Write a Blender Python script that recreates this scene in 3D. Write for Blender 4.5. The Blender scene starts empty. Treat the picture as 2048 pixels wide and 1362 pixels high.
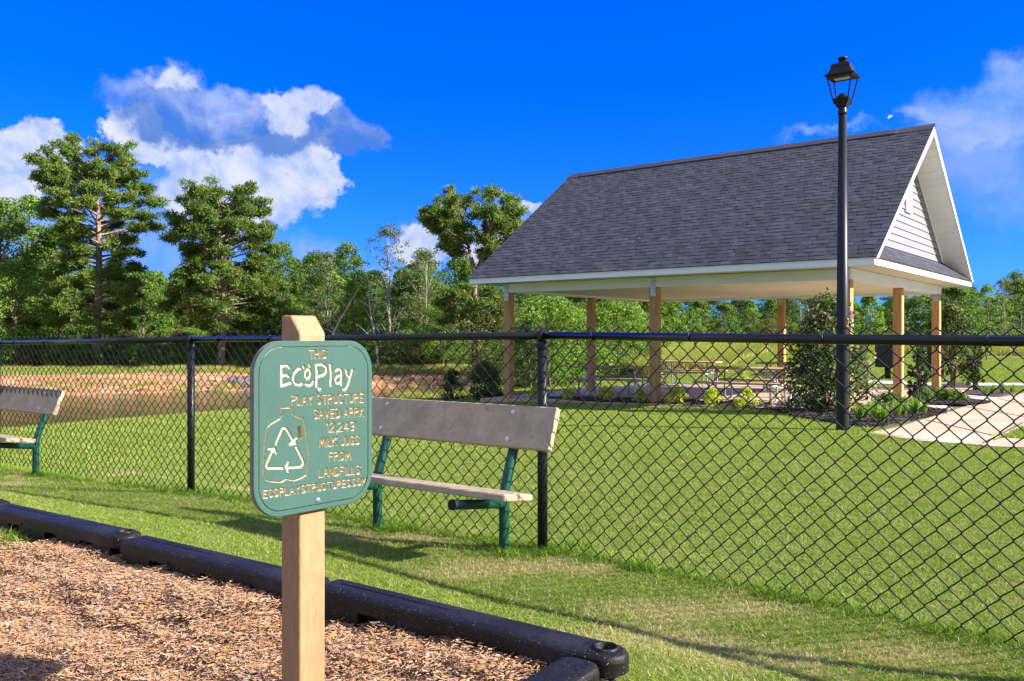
import bpy, bmesh, math, random
import numpy as np
from mathutils import Vector, Matrix

# ------------------------------------------------------------------ camera, sky, sun, exposure
S = bpy.context.scene
COL = S.collection
F, YH, HC = 1715.0, 671.0, 1.2
cam = bpy.data.cameras.new('camera'); camo = bpy.data.objects.new('camera', cam); COL.objects.link(camo)
camo.location = (0, 0, HC); camo.rotation_euler = (math.pi/2, 0, 0)
cam.sensor_width = 36; cam.lens = F/2048*36; cam.shift_y = -(681-YH)/2048
cam.clip_start = .05; cam.clip_end = 3000
S.camera = camo
S.render.resolution_x, S.render.resolution_y = 1024, 681
S.view_settings.view_transform = 'Standard'; S.view_settings.look = 'None'
S.view_settings.gamma = 1; S.view_settings.use_curve_mapping = False
S.view_settings.exposure = 1.5
SUNV = Vector((.836, -.225, .5)).normalized()
sl = bpy.data.lights.new('sun', 'SUN'); sl.energy = 5.0; sl.angle = math.radians(.53); sl.color = (1, .93, .83)
so = bpy.data.objects.new('sun', sl); COL.objects.link(so); so.rotation_euler = SUNV.to_track_quat('Z', 'Y').to_euler()
so.location = (20, -6, 14)
try:
    S.cycles.max_bounces = 6; S.cycles.diffuse_bounces = 3; S.cycles.glossy_bounces = 3
    S.cycles.transparent_max_bounces = 8; S.cycles.use_denoising = True
except Exception: pass

W = bpy.data.worlds.new('World'); S.world = W; W.use_nodes = True
wt = W.node_tree; wt.nodes.clear()
def N(tree, typ, **kw):
    n = tree.nodes.new(typ)
    for k, v in kw.items():
        if k in ('ins',): continue
        setattr(n, k, v)
    return n
def setin(tree, n, key, v):
    s = n.inputs[key]
    if hasattr(v, 'is_output') or isinstance(v, bpy.types.NodeSocket): tree.links.new(v, s)
    else: s.default_value = v
def M1(tree, op, a, b=None, c=None, clamp=False):
    n = tree.nodes.new('ShaderNodeMath'); n.operation = op; n.use_clamp = clamp
    setin(tree, n, 0, a)
    if b is not None: setin(tree, n, 1, b)
    if c is not None: setin(tree, n, 2, c)
    return n.outputs[0]
def V1(tree, op, a, b=None, out=0):
    n = tree.nodes.new('ShaderNodeVectorMath'); n.operation = op
    setin(tree, n, 0, a)
    if b is not None: setin(tree, n, 1, b)
    return n.outputs[out]
def NOISE(tree, vec, scale, detail=5, rough=.55, dist=0):
    n = tree.nodes.new('ShaderNodeTexNoise'); tree.links.new(vec, n.inputs['Vector'])
    n.inputs['Scale'].default_value = scale; n.inputs['Detail'].default_value = detail
    n.inputs['Roughness'].default_value = rough; n.inputs['Distortion'].default_value = dist
    return n
def SMOOTH(tree, x, lo, hi, a=0.0, b=1.0):
    n = tree.nodes.new('ShaderNodeMapRange'); n.interpolation_type = 'SMOOTHSTEP'
    setin(tree, n, 'Value', x); setin(tree, n, 'From Min', lo); setin(tree, n, 'From Max', hi)
    setin(tree, n, 'To Min', a); setin(tree, n, 'To Max', b)
    return n.outputs[0]
def MIXC(tree, f, a, b, mode='MIX'):
    n = tree.nodes.new('ShaderNodeMix'); n.data_type = 'RGBA'; n.blend_type = mode
    setin(tree, n, 0, f)
    setin(tree, n, 6, a if not isinstance(a, tuple) else (*a[:3], 1)); setin(tree, n, 7, b if not isinstance(b, tuple) else (*b[:3], 1))
    return n.outputs[2]

def build_world():
    t = wt
    sky = N(t, 'ShaderNodeTexSky'); sky.sky_type = 'NISHITA'; sky.sun_disc = False
    sky.sun_elevation = math.asin(SUNV.z); sky.sun_rotation = math.atan2(SUNV.x, SUNV.y)
    sky.air_density = 1.0; sky.dust_density = .3; sky.ozone_density = 3.0
    hs = N(t, 'ShaderNodeHueSaturation'); t.links.new(sky.outputs[0], hs.inputs['Color'])
    hs.inputs['Saturation'].default_value = SKYSAT; hs.inputs['Value'].default_value = 1.0; hs.inputs['Hue'].default_value = SKYHUE
    tc = N(t, 'ShaderNodeTexCoord'); d = tc.outputs['Generated']
    sp = N(t, 'ShaderNodeSeparateXYZ'); t.links.new(d, sp.inputs[0])
    az = M1(t, 'ARCTAN2', sp.outputs[0], sp.outputs[1]); el = M1(t, 'ARCSINE', sp.outputs[2])
    tint = MIXC(t, SMOOTH(t, el, -.02, .42), SKYLOW, SKYTINT)
    skyc = MIXC(t, 1.0, hs.outputs[0], tint, 'MULTIPLY')
    skyc = V1(t, 'SCALE', skyc); skyc.node.inputs['Scale'].default_value = SKYSTR
    cb = N(t, 'ShaderNodeCombineXYZ'); t.links.new(az, cb.inputs[0]); t.links.new(el, cb.inputs[1])
    P0 = cb.outputs[0]
    n1 = NOISE(t, P0, 9, 7, .6); n2 = NOISE(t, P0, 26, 6, .62)
    off = V1(t, 'SUBTRACT', n1.outputs['Color'], (.5, .5, .5)); off.node  # distortion
    off = V1(t, 'MULTIPLY', off, (.095, .075, 0))
    off2 = V1(t, 'MULTIPLY', V1(t, 'SUBTRACT', n2.outputs['Color'], (.5, .5, .5)), (.062, .052, 0))
    P = V1(t, 'ADD', V1(t, 'ADD', P0, off), off2)
    def blobs(lst, lift=(0, 0)):
        cur = None
        for (x, y, rx, ry) in lst:
            a = math.atan((x-1024)/F); e = math.atan((YH-y)/math.hypot(F, x-1024))
            q = V1(t, 'SUBTRACT', P, (a+lift[0], e+lift[1], 0))
            q = V1(t, 'MULTIPLY', q, (F/rx, F/ry, 0))
            dd = M1(t, 'SUBTRACT', 1.0, V1(t, 'LENGTH', q, out=1))
            cur = dd if cur is None else M1(t, 'MAXIMUM', cur, dd)
        return cur
    n3 = NOISE(t, P0, 14, 8, .6, .6); n4 = NOISE(t, P0, 45, 4, .6)
    puff = M1(t, 'ADD', M1(t, 'MULTIPLY', n3.outputs[0], .7), M1(t, 'MULTIPLY', n4.outputs[0], .3))
    col = skyc
    def layer(col, D, soft0, soft1, op, cshade, clit, k0, k1, grad=None):
        a = SMOOTH(t, D, soft0, soft1, 0, op)
        a = M1(t, 'MULTIPLY', a, SMOOTH(t, n3.outputs[0], .2, .5, .75, 1.0))
        s = SMOOTH(t, puff if grad is None else M1(t, 'ADD', puff, M1(t, 'MULTIPLY', M1(t, 'SUBTRACT', el, (YH-grad)/F), 3.2)), k0, k1)
        c = MIXC(t, s, cshade, clit)
        return MIXC(t, a, col, c)
    k = CLOUDK
    lit = (.80*k, .84*k, 1.0*k); mid = (.40*k, .54*k, .92*k); shd = (.08*k, .23*k, .70*k); vl = (.17*k, .40*k, .95*k)
    # soft veil by the left cumulus, then the lit towers, then the blue grey shaded masses in front
    veil = blobs([(60, 400, 150, 130), (360, 430, 240, 150), (300, 560, 420, 110), (640, 580, 300, 90), (640, 520, 130, 60), (1010, 440, 90, 50), (860, 500, 110, 60)])
    col = layer(col, veil, 0, .75, .85, vl, mid, .35, .75)
    main = blobs([(55, 300, 82, 60), (10, 330, 90, 80), (258, 262, 58, 46), (325, 285, 62, 30), (480, 335, 150, 66), (560, 360, 125, 80), (625, 365, 78, 40),
                  (430, 370, 120, 60), (520, 415, 95, 50), (600, 300, 75, 55), (850, 490, 60, 38), (1065, 412, 24, 15), (940, 500, 90, 40)])
    col = layer(col, main, .0, .22, 1.0, mid, lit, .36, .62)
    dark = blobs([(330, 190, 105, 66), (430, 215, 130, 55), (320, 225, 100, 55), (520, 255, 110, 60), (560, 270, 90, 50), (660, 258, 85, 50), (735, 268, 42, 34), (640, 235, 60, 40), (430, 260, 110, 36)])
    col = layer(col, dark, .0, .38, .9, shd, (.50*k, .62*k, .96*k), .33, .70, 232)
    tops = blobs([(600, 205, 60, 34), (555, 190, 45, 24), (585, 235, 45, 34), (640, 212, 34, 20), (330, 152, 60, 20)])
    col = layer(col, tops, .0, .48, .85, mid, lit, .3, .6)
    right = blobs([(1950, 200, 130, 50), (2040, 170, 110, 60), (1870, 225, 80, 26), (2000, 240, 160, 36), (2150, 170, 160, 70)])
    col = layer(col, right, .0, .6, .85, vl, mid, .35, .62)
    veil2 = blobs([(1950, 300, 150, 130), (2010, 380, 150, 120), (1620, 278, 90, 16), (1705, 255, 62, 15), (2200, 300, 260, 180)])
    col = layer(col, veil2, .0, .9, .55, vl, mid, .35, .62)
    # sky outside the frame: unseen cumulus, added and thickened for neutral fill light
    aa = M1(t, 'ABSOLUTE', az)
    gen = NOISE(t, d, 3.2, 7, .58, .3)
    g = SMOOTH(t, M1(t, 'ADD', gen.outputs[0], M1(t, 'MULTIPLY', SMOOTH(t, aa, .68, 1.0), .13)), .50, .62, 0, .95)
    gm = M1(t, 'MULTIPLY', M1(t, 'MAXIMUM', SMOOTH(t, aa, .66, .9), SMOOTH(t, el, .44, .62)), g)
    gm = M1(t, 'MULTIPLY', gm, SMOOTH(t, el, -.02, .06))
    col = MIXC(t, gm, col, MIXC(t, SMOOTH(t, puff, .36, .62), mid, lit))
    # pale daytime half moon
    ma = math.atan((1781-1024)/F); me = math.atan((YH-235)/math.hypot(F, 757))
    q = V1(t, 'SUBTRACT', P0, (ma, me, 0)); r = V1(t, 'LENGTH', q, out=1)
    disc = SMOOTH(t, r, .0031, .0023)
    dt = V1(t, 'DOT_PRODUCT', q, (-.5, .86, 0), out=1)
    disc = M1(t, 'MULTIPLY', disc, SMOOTH(t, dt, -.0005, .0005))
    col = MIXC(t, M1(t, 'MULTIPLY', disc, .8), col, (.7*k, .85*k, 1.3*k))
    bg = N(t, 'ShaderNodeBackground'); t.links.new(col, bg.inputs[0]); bg.inputs[1].default_value = 0.1
    o = N(t, 'ShaderNodeOutputWorld'); t.links.new(bg.outputs[0], o.inputs[0])
SKYSAT, SKYHUE, SKYTINT, SKYLOW, SKYSTR, CLOUDK = 1.55, .5, (.10, .46, 1.45), (.10, .33, .95), .85, 3.6
build_world()

# ------------------------------------------------------------------ helpers
def P(px, py, Y): return Vector(((px-1024)/F*Y, Y, HC-(py-YH)/F*Y))
rnd = random.Random(7)
npr = np.random.default_rng(11)

class MB:
    """gathers verts, faces, per face colour and material slot"""
    def __init__(s): s.v = []; s.f = []; s.c = []; s.m = []; s.sm = []
    def add(s, vs, fs, col=(1, 1, 1), mat=0, smooth=False):
        b = len(s.v); s.v.extend([tuple(x) for x in vs])
        for f in fs: s.f.append([b+i for i in f]); s.c.append(col); s.m.append(mat); s.sm.append(smooth)
    def box(s, c, size, R=None, col=(1, 1, 1), mat=0, bev=0.0):
        c = Vector(c); hx, hy, hz = [d/2 for d in size]
        if bev > 0:
            b = min(bev, hx*.9, hy*.9, hz*.9); vs = []; idx = {}
            for sx in (-1, 1):
                for sy in (-1, 1):
                    for sz in (-1, 1):
                        for ax in range(3):
                            p = [sx*hx, sy*hy, sz*hz]
                            for a in range(3):
                                if a != ax: p[a] -= (sx, sy, sz)[a]*b
                            idx[(sx, sy, sz, ax)] = len(vs); vs.append(Vector(p))
            fs = []
            for sx in (-1, 1):
                for sy in (-1, 1):
                    for sz in (-1, 1): fs.append([idx[(sx, sy, sz, a)] for a in range(3)])
            for ax in range(3):
                o = [a for a in range(3) if a != ax]
                for s0 in (-1, 1):
                    q = []
                    for (a, b2) in ((-1, -1), (1, -1), (1, 1), (-1, 1)):
                        k = [0, 0, 0]; k[ax] = s0; k[o[0]] = a; k[o[1]] = b2; q.append(idx[(*k, ax)])
                    fs.append(q)
                for (a, b2) in ((-1, -1), (1, -1), (1, 1), (-1, 1)):
                    k0 = [0, 0, 0]; k0[ax] = -1; k0[o[0]] = a; k0[o[1]] = b2; k1 = k0[:]; k1[ax] = 1
                    fs.append([idx[(*k0, o[0])], idx[(*k1, o[0])], idx[(*k1, o[1])], idx[(*k0, o[1])]])
        else:
            vs = [Vector((x*hx, y*hy, z*hz)) for x in (-1, 1) for y in (-1, 1) for z in (-1, 1)]
            fs = [(0, 1, 3, 2), (4, 6, 7, 5), (0, 4, 5, 1), (2, 3, 7, 6), (0, 2, 6, 4), (1, 5, 7, 3)]
        if R is not None: vs = [R @ v for v in vs]
        s.add([v+c for v in vs], fs, col, mat)
    def tube(s, pts, rad, n=8, col=(1, 1, 1), mat=0, cap=True, smooth=True):
        pts = [Vector(p) for p in pts]; k = len(pts)
        if not hasattr(rad, '__len__'): rad = [rad]*k
        rings = []; up = None
        for i in range(k):
            d = (pts[min(i+1, k-1)]-pts[max(i-1, 0)])
            if d.length < 1e-9: d = Vector((0, 0, 1))
            d.normalize()
            if up is None: up = Vector((0, 0, 1)) if abs(d.z) < .9 else Vector((1, 0, 0))
            a = d.cross(up)
            if a.length < 1e-4: a = d.cross(Vector((0, 1, 0)))
            a.normalize(); b = a.cross(d).normalized(); up = b
            rings.append([pts[i]+(a*math.cos(2*math.pi*j/n)+b*math.sin(2*math.pi*j/n))*rad[i] for j in range(n)])
        vs = [v for r in rings for v in r]; fs = []
        for i in range(k-1):
            for j in range(n): fs.append((i*n+j, i*n+(j+1) % n, (i+1)*n+(j+1) % n, (i+1)*n+j))
        s.add(vs, fs, col, mat, smooth)
        if cap:
            b = len(s.v)-len(vs)
            s.f.append([b+j for j in range(n)][::-1]); s.c.append(col); s.m.append(mat); s.sm.append(False)
            s.f.append([b+(k-1)*n+j for j in range(n)]); s.c.append(col); s.m.append(mat); s.sm.append(False)
    def lathe(s, c, prof, n=20, col=(1, 1, 1), mat=0, smooth=True):
        c = Vector(c); vs = []; fs = []
        for (r, z) in prof:
            for j in range(n): vs.append(c+Vector((r*math.cos(2*math.pi*j/n), r*math.sin(2*math.pi*j/n), z)))
        for i in range(len(prof)-1):
            for j in range(n): fs.append((i*n+j, i*n+(j+1) % n, (i+1)*n+(j+1) % n, (i+1)*n+j))
        s.add(vs, fs, col, mat, smooth)
    def poly(s, vs, col=(1, 1, 1), mat=0): s.add(vs, [list(range(len(vs)))], col, mat)
    def prism(s, loop, vec, col=(1, 1, 1), mat=0):
        """closed loop of points extruded along vec"""
        n = len(loop); vec = Vector(vec); vs = [Vector(p) for p in loop]+[Vector(p)+vec for p in loop]
        fs = [list(range(n))[::-1], list(range(n, 2*n))]+[(i, (i+1) % n, n+(i+1) % n, n+i) for i in range(n)]
        s.add(vs, fs, col, mat)
    def mesh(s, name, mats):
        me = bpy.data.meshes.new(name); me.from_pydata(s.v, [], s.f)
        for m in (mats if isinstance(mats, (list, tuple)) else [mats]): me.materials.append(m)
        me.polygons.foreach_set('material_index', s.m); me.polygons.foreach_set('use_smooth', s.sm)
        at = me.attributes.new('col', 'FLOAT_COLOR', 'FACE')
        at.data.foreach_set('color', np.array([(*c[:3], 1) for c in s.c], dtype=np.float32).ravel())
        me.update(); return me

def link(name, me, parent=None, loc=None, M=None):
    o = bpy.data.objects.new(name, me); COL.objects.link(o)
    if parent is not None: o.parent = parent
    if loc is not None: o.location = loc
    if M is not None: o.matrix_local = M
    return o
def part(name, mb, mat, parent, **kw): return link(name, mb.mesh(name, mat), parent, **kw)
def tag(o, label=None, cat=None, group=None, kind=None):
    if label: o['label'] = label
    if cat: o['category'] = cat
    if group: o['group'] = group
    if kind: o['kind'] = kind
    return o
def empty(name, loc=(0, 0, 0), rz=0, label=None, cat=None, group=None):
    o = bpy.data.objects.new(name, None); COL.objects.link(o); o.location = loc; o.rotation_euler = (0, 0, rz)
    o.empty_display_size = .1
    return tag(o, label, cat, group)
CH = {}
def copy_tree(o, parent=None):
    c = o.copy(); COL.objects.link(c); c.parent = parent
    for ch in list(o.children): copy_tree(ch, c)
    return c
def npmesh(name, V, Fc, mats, col=None, matidx=None, smooth=False):
    """V (n,3), Fc (m,k) fixed-size faces; col per face (m,3)"""
    me = bpy.data.meshes.new(name); m, k = Fc.shape
    me.vertices.add(len(V)); me.vertices.foreach_set('co', V.astype(np.float32).ravel())
    me.loops.add(m*k); me.loops.foreach_set('vertex_index', Fc.astype(np.int32).ravel())
    me.polygons.add(m); me.polygons.foreach_set('loop_start', np.arange(0, m*k, k, dtype=np.int32))
    me.polygons.foreach_set('loop_total', np.full(m, k, dtype=np.int32))
    for q in (mats if isinstance(mats, (list, tuple)) else [mats]): me.materials.append(q)
    if matidx is not None: me.polygons.foreach_set('material_index', matidx.astype(np.int32))
    me.polygons.foreach_set('use_smooth', np.full(m, smooth))
    if col is not None:
        at = me.attributes.new('col', 'FLOAT_COLOR', 'FACE')
        at.data.foreach_set('color', np.concatenate([col, np.ones((m, 1))], 1).astype(np.float32).ravel())
    me.update(calc_edges=True); return me

# ------------------------------------------------------------------ materials
MT = {}
def mat(name, base=(.5, .5, .5), rough=.7, metal=0.0, spec=.5, attr=False, n=None, nc=None, bump=None, transl=0.0, space='Object', n2=None, coat=0, stretch=None):
    """procedural principled material. n=(scale,amount) multiplies value noise, nc=(scale,colour,lo,hi) mixes a second colour by noise, bump=(scale,strength,dist)"""
    m = bpy.data.materials.new(name); m.use_nodes = True; t = m.node_tree; b = t.nodes['Principled BSDF']; MT[name] = m
    tc = t.nodes.new('ShaderNodeTexCoord'); vec = tc.outputs[space]
    if space == 'World':
        pass
    if stretch is not None:
        mp = t.nodes.new('ShaderNodeMapping'); t.links.new(vec, mp.inputs[0]); mp.inputs['Scale'].default_value = stretch; vec = mp.outputs[0]
    rgb = t.nodes.new('ShaderNodeRGB'); rgb.outputs[0].default_value = (*base, 1); c = rgb.outputs[0]
    if attr:
        a = t.nodes.new('ShaderNodeAttribute'); a.attribute_name = 'col'; c = MIXC(t, 1.0, c, a.outputs['Color'], 'MULTIPLY')
    for q in ([nc] if nc and not isinstance(nc, list) else (nc or [])):
        nn = NOISE(t, vec, q[0], 6, .6); f = SMOOTH(t, nn.outputs[0], q[2], q[3]); c = MIXC(t, f, c, q[1])
    for q in (n, n2):
        if q:
            nn = NOISE(t, vec, q[0], 5, .6); f = SMOOTH(t, nn.outputs[0], .25, .75, 1-q[1], 1+q[1])
            cc = t.nodes.new('ShaderNodeCombineXYZ')
            for i in range(3): t.links.new(f, cc.inputs[i])
            c = MIXC(t, 1.0, c, cc.outputs[0], 'MULTIPLY')
    t.links.new(c, b.inputs['Base Color'])
    b.inputs['Roughness'].default_value = rough; b.inputs['Metallic'].default_value = metal; b.inputs['Specular IOR Level'].default_value = spec
    if coat: b.inputs['Coat Weight'].default_value = coat; b.inputs['Coat Roughness'].default_value = .15
    if bump:
        nn = NOISE(t, vec, bump[0], 6, .65); bp = t.nodes.new('ShaderNodeBump'); bp.inputs['Strength'].default_value = bump[1]; bp.inputs['Distance'].default_value = bump[2]
        t.links.new(nn.outputs[0], bp.inputs['Height']); t.links.new(bp.outputs[0], b.inputs['Normal'])
    if transl > 0:
        tr = t.nodes.new('ShaderNodeBsdfTranslucent'); t.links.new(MIXC(t, 1.0, c, (1.25, 1.3, .6), 'MULTIPLY'), tr.inputs[0])
        mx = t.nodes.new('ShaderNodeMixShader'); mx.inputs[0].default_value = transl
        t.links.new(b.outputs[0], mx.inputs[1]); t.links.new(tr.outputs[0], mx.inputs[2])
        t.links.new(mx.outputs[0], t.nodes['Material Output'].inputs[0])
    return m
def wood(name, base, dark, rough=.75, axis='z', sc=1.0, bump=.3):
    m = bpy.data.materials.new(name); m.use_nodes = True; t = m.node_tree; b = t.nodes['Principled BSDF']; MT[name] = m
    tc = t.nodes.new('ShaderNodeTexCoord'); mp = t.nodes.new('ShaderNodeMapping'); t.links.new(tc.outputs['Object'], mp.inputs[0])
    s = {'x': (1.2, 22, 22), 'y': (22, 1.2, 22), 'z': (22, 22, 1.2)}[axis]
    mp.inputs['Scale'].default_value = tuple(q*sc for q in s)
    oi = t.nodes.new('ShaderNodeObjectInfo'); ad = V1(t, 'ADD', mp.outputs[0], V1(t, 'SCALE', (37, 11, 23))); 
    ad.node.inputs[1].links[0].from_node.inputs['Scale'].default_value = 1
    t.links.new(oi.outputs['Random'], ad.node.inputs[1].links[0].from_node.inputs['Scale'])
    n1 = NOISE(t, ad, 1.6, 7, .6, .4); n2 = NOISE(t, tc.outputs['Object'], 5, 3)
    c = MIXC(t, SMOOTH(t, n1.outputs[0], .3, .68), dark, base)
    c = MIXC(t, SMOOTH(t, n2.outputs[0], .45, .8, 0, .5), c, tuple(q*.75 for q in base))
    a = t.nodes.new('ShaderNodeAttribute'); a.attribute_name = 'col'; c = MIXC(t, 1.0, c, a.outputs['Color'], 'MULTIPLY')
    t.links.new(c, b.inputs['Base Color']); b.inputs['Roughness'].default_value = rough
    bp = t.nodes.new('ShaderNodeBump'); bp.inputs['Strength'].default_value = bump; bp.inputs['Distance'].default_value = .004
    t.links.new(n1.outputs[0], bp.inputs['Height']); t.links.new(bp.outputs[0], b.inputs['Normal'])
    return m

mat('lawn_soil', (.095, .13, .014), .95, attr=True, n=(60, .5), nc=[(.5, (.13, .14, .025), .45, .8), (2.2, (.07, .11, .01), .5, .7), (25, (.17, .15, .05), .52, .72)], bump=(220, .8, .02), space='Object')
mat('blade', (1, 1, 1), .6, spec=.25, attr=True, transl=.30)
mat('chip', (1, 1, 1), .85, attr=True, spec=.2)
mat('mulch_soil', (.34, .18, .08), .95, n=(80, .6), nc=(30, (.50, .31, .17), .45, .6), bump=(150, 1, .03))
mat('leaf', (1.1, 1.08, 1), .55, spec=.35, attr=True, transl=.42)
mat('needle', (1.15, 1.1, 1), .6, spec=.25, attr=True, transl=.32)
mat('bark', (.20, .13, .09), .95, nc=[(3, (.30, .22, .17), .4, .65)], n=(14, .5), bump=(12, 1, .08), stretch=(1, 1, .25))
mat('pale_bark', (.36, .32, .27), .9, n=(6, .45), bump=(10, .6, .03))
mat('black_paint', (.007, .008, .010), .42, spec=.32, n=(40, .3))
mat('rail_paint', (.004, .005, .007), .2, spec=.5, n=(30, .2), bump=(60, .12, .001))
mat('black_vinyl', (.007, .007, .008), .6, spec=.3)
mat('green_pipe', (.004, .055, .036), .35, spec=.5, n=(30, .25))
mat('recycled_plank', (.44, .33, .21), .72, n=(9, .16), nc=[(30, (.30, .22, .14), .56, .74), (3.2, (.48, .39, .29), .5, .75)], n2=(160, .18), bump=(240, .25, .002))
mat('bolt', (.75, .77, .8), .3, metal=.9)
mat('border_plastic', (.012, .013, .020), .36, spec=.5, n=(60, .35), bump=(420, .35, .002))
mat('sign_green', (.028, .092, .072), .5, spec=.45, n=(300, .28), n2=(4, .08), bump=(650, .9, .0022))
mat('sign_core', (.50, .42, .28), .7, n=(90, .12))
mat('sign_edge', (.23, .17, .17), .6, n=(20, .2))
mat('sign_hole', (.42, .22, .07), .8)
mat('sign_post', (.33, .20, .095), .65, n=(90, .16), nc=[(2.2, (.27, .155, .07), .42, .68), (38, (.20, .12, .06), .60, .78)], bump=(300, .5, .0015), stretch=(1, 1, .22))
mat('white_trim', (.74, .76, .77), .5, n=(1.3, .05), n2=(40, .03))
mat('siding', (.20, .20, .215), .55, n=(3, .06))
mat('soffit', (.66, .62, .54), .7, n=(.8, .06))
mat('shingle', (.038, .040, .056), .9, attr=True, n=(120, .5), n2=(2.2, .12), bump=(160, .7, .004))
mat('galvanised', (.42, .45, .47), .45, metal=.6, n=(35, .35))
wood('treated_wood', (.50, .30, .11), (.34, .17, .05), axis='z', sc=.8)
wood('table_wood', (.48, .34, .21), (.30, .19, .10), axis='x')
mat('grey_steel', (.38, .41, .43), .35, metal=.7, n=(20, .2))
mat('concrete', (.43, .33, .22), .85, n=(1.1, .10), nc=[(.7, (.50, .42, .32), .45, .7), (6, (.36, .25, .15), .5, .75)], n2=(60, .10), bump=(90, .3, .004))
mat('new_concrete', (.46, .44, .40), .85, n=(2, .08), n2=(70, .08), bump=(90, .3, .003))
mat('dark_mulch', (.045, .032, .030), .95, n=(45, .8), nc=(18, (.11, .08, .075), .52, .7), bump=(70, 1, .03))
mat('clay', (.46, .20, .09), .95, n=(3, .35), nc=[(1.6, (.50, .32, .18), .45, .65), (.9, (.22, .24, .06), .62, .72)], n2=(25, .35), bump=(14, 1, .08))
mat('rock', (.15, .12, .11), .9, n=(8, .4), bump=(8, 1, .05))
mat('lamp_led', (.62, .66, .62), .4)
mat('dark_panel', (.014, .012, .012), .6, n=(20, .3))
mat('red_print', (.55, .03, .18), .5); mat('white_print', (.8, .8, .8), .5); mat('orange_print', (.8, .35, .02), .5)
def water():
    m = bpy.data.materials.new('pond_water'); m.use_nodes = True; t = m.node_tree; b = t.nodes['Principled BSDF']; MT['water'] = m
    b.inputs['Base Color'].default_value = (.07, .06, .028, 1); b.inputs['Roughness'].default_value = .07; b.inputs['Specular IOR Level'].default_value = .6
    tc = t.nodes.new('ShaderNodeTexCoord'); mp = t.nodes.new('ShaderNodeMapping'); t.links.new(tc.outputs['Object'], mp.inputs[0]); mp.inputs['Scale'].default_value = (1, 2.2, 1)
    n = NOISE(t, mp.outputs[0], 6, 4); bp = t.nodes.new('ShaderNodeBump'); bp.inputs['Strength'].default_value = .22; bp.inputs['Distance'].default_value = .03
    t.links.new(n.outputs[0], bp.inputs['Height']); t.links.new(bp.outputs[0], b.inputs['Normal'])
water()

# ------------------------------------------------------------------ terrain
ZW = -1.3
ctrl = []
def C(px, py, Y): p = P(px, py, Y); ctrl.append(tuple(p))
def Cz(x, y, z): ctrl.append((x, y, z))
for q in [(0, .8, .12), (-1.2, 1.2, .12), (1.5, 1.2, .10), (.27, 2.5, .10), (-1.7, 3.9, .08), (-3.6, 5.1, .02), (-1, 2, .12), (3, 1.4, .08),
          (.166, 4.667, 0), (-2.45, 6.55, -.03), (-5, 8.4, -.14), (-7, 9.8, -.22), (1.6, 3.35, .035), (2.45, 2.6, .05),
          (4.5, 11.67, -.10), (6.13, 15.7, -.19), (3, 18.2, -.26), (-.08, 20.6, -.38), (1.5, 8, -.06), (5.9, 9.87, -.09), (9, 14, -.10), (4, 6.5, -.02),
          (10.6, 21.4, -.20), (7, 26, -.30), (4.4, 26.5, -.36), (0, 12, -.16), (-3, 13, -.36), (-2, 17, -.45), (-6, 11.5, -.40), (-9.5, 14.5, -.68),
          (-1.5, 24, -.60), (0, 30, -.78), (2, 34, -.75), (5, 33, -.40), (.5, 38, -.75), (3, 42, -.6)]: Cz(*q)
for (x, y) in [(0, 864), (160, 853), (323, 841), (496, 828), (620, 817), (740, 806)]:
    Y = (HC-ZW)*F/(y-YH); p = P(x, y, Y); ctrl.append((p.x, p.y, ZW)); ctrl.append((p.x*1.12, p.y*1.12, ZW-.45))
for (x, y, yt) in [(-150, 791, 754), (0, 790, 753), (200, 787, 752), (400, 782, 749), (580, 779, 747), (750, 776, 745), (900, 774, 743)]:
    Y = (HC-ZW)*F/(y-YH); p = P(x, y, Y); ctrl.append((p.x, p.y, ZW)); ctrl.append((p.x*.92, p.y*.92, ZW-.45))
    q = P(x, yt, Y+2.2); ctrl.append(tuple(q)); q = P(x, yt-9, Y+9); ctrl.append(tuple(q))
for q in [(1450, 742, 34), (1330, 722, 42), (1420, 700, 58), (1560, 705, 50), (1700, 712, 48), (1980, 760, 25), (1980, 722, 45), (2040, 705, 78), (1800, 704, 85), (1500, 693, 85), (1250, 715, 60), (1850, 745, 30),
          (-200, 720, 70), (300, 718, 70), (800, 715, 70), (1200, 700, 110), (300, 700, 120), (1800, 690, 140), (2300, 700, 100), (2300, 740, 32), (-400, 850, 24)]: C(*q)
ctrl = np.array(ctrl)
def _uv(x, y):
    x = np.asarray(x, float); y = np.asarray(y, float)
    a = np.clip(np.arctan2(x, y), -1.25, 1.25); r = np.hypot(x, y)
    return np.stack([a*2.2, np.log(np.clip(r, 0, 160)+2.5)], -1)
_U = _uv(ctrl[:, 0], ctrl[:, 1])
def _phi(r2): return .5*r2*np.log(r2+1e-9)
_n = len(ctrl); _K = _phi(((_U[:, None]-_U[None])**2).sum(-1))+np.eye(_n)*.0006
_A = np.zeros((_n+3, _n+3)); _A[:_n, :_n] = _K; _A[:_n, _n] = 1; _A[:_n, _n+1:] = _U; _A[_n, :_n] = 1; _A[_n+1:, :_n] = _U.T
_w = np.linalg.solve(_A, np.concatenate([ctrl[:, 2], np.zeros(3)]))
def H(x, y):
    u = _uv(x, y); sh = u.shape[:-1]; u = u.reshape(-1, 2); out = np.empty(len(u))
    for i in range(0, len(u), 20000):
        q = u[i:i+20000]; k = _phi(((q[:, None]-_U[None])**2).sum(-1)); out[i:i+20000] = k@_w[:_n]+_w[_n]+q@_w[_n+1:]
    out = np.clip(out, -2.6, 1.5)
    return out.reshape(sh) if sh else float(out[0])
def h(x, y): return float(H(np.array([x]), np.array([y]))[0])
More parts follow.
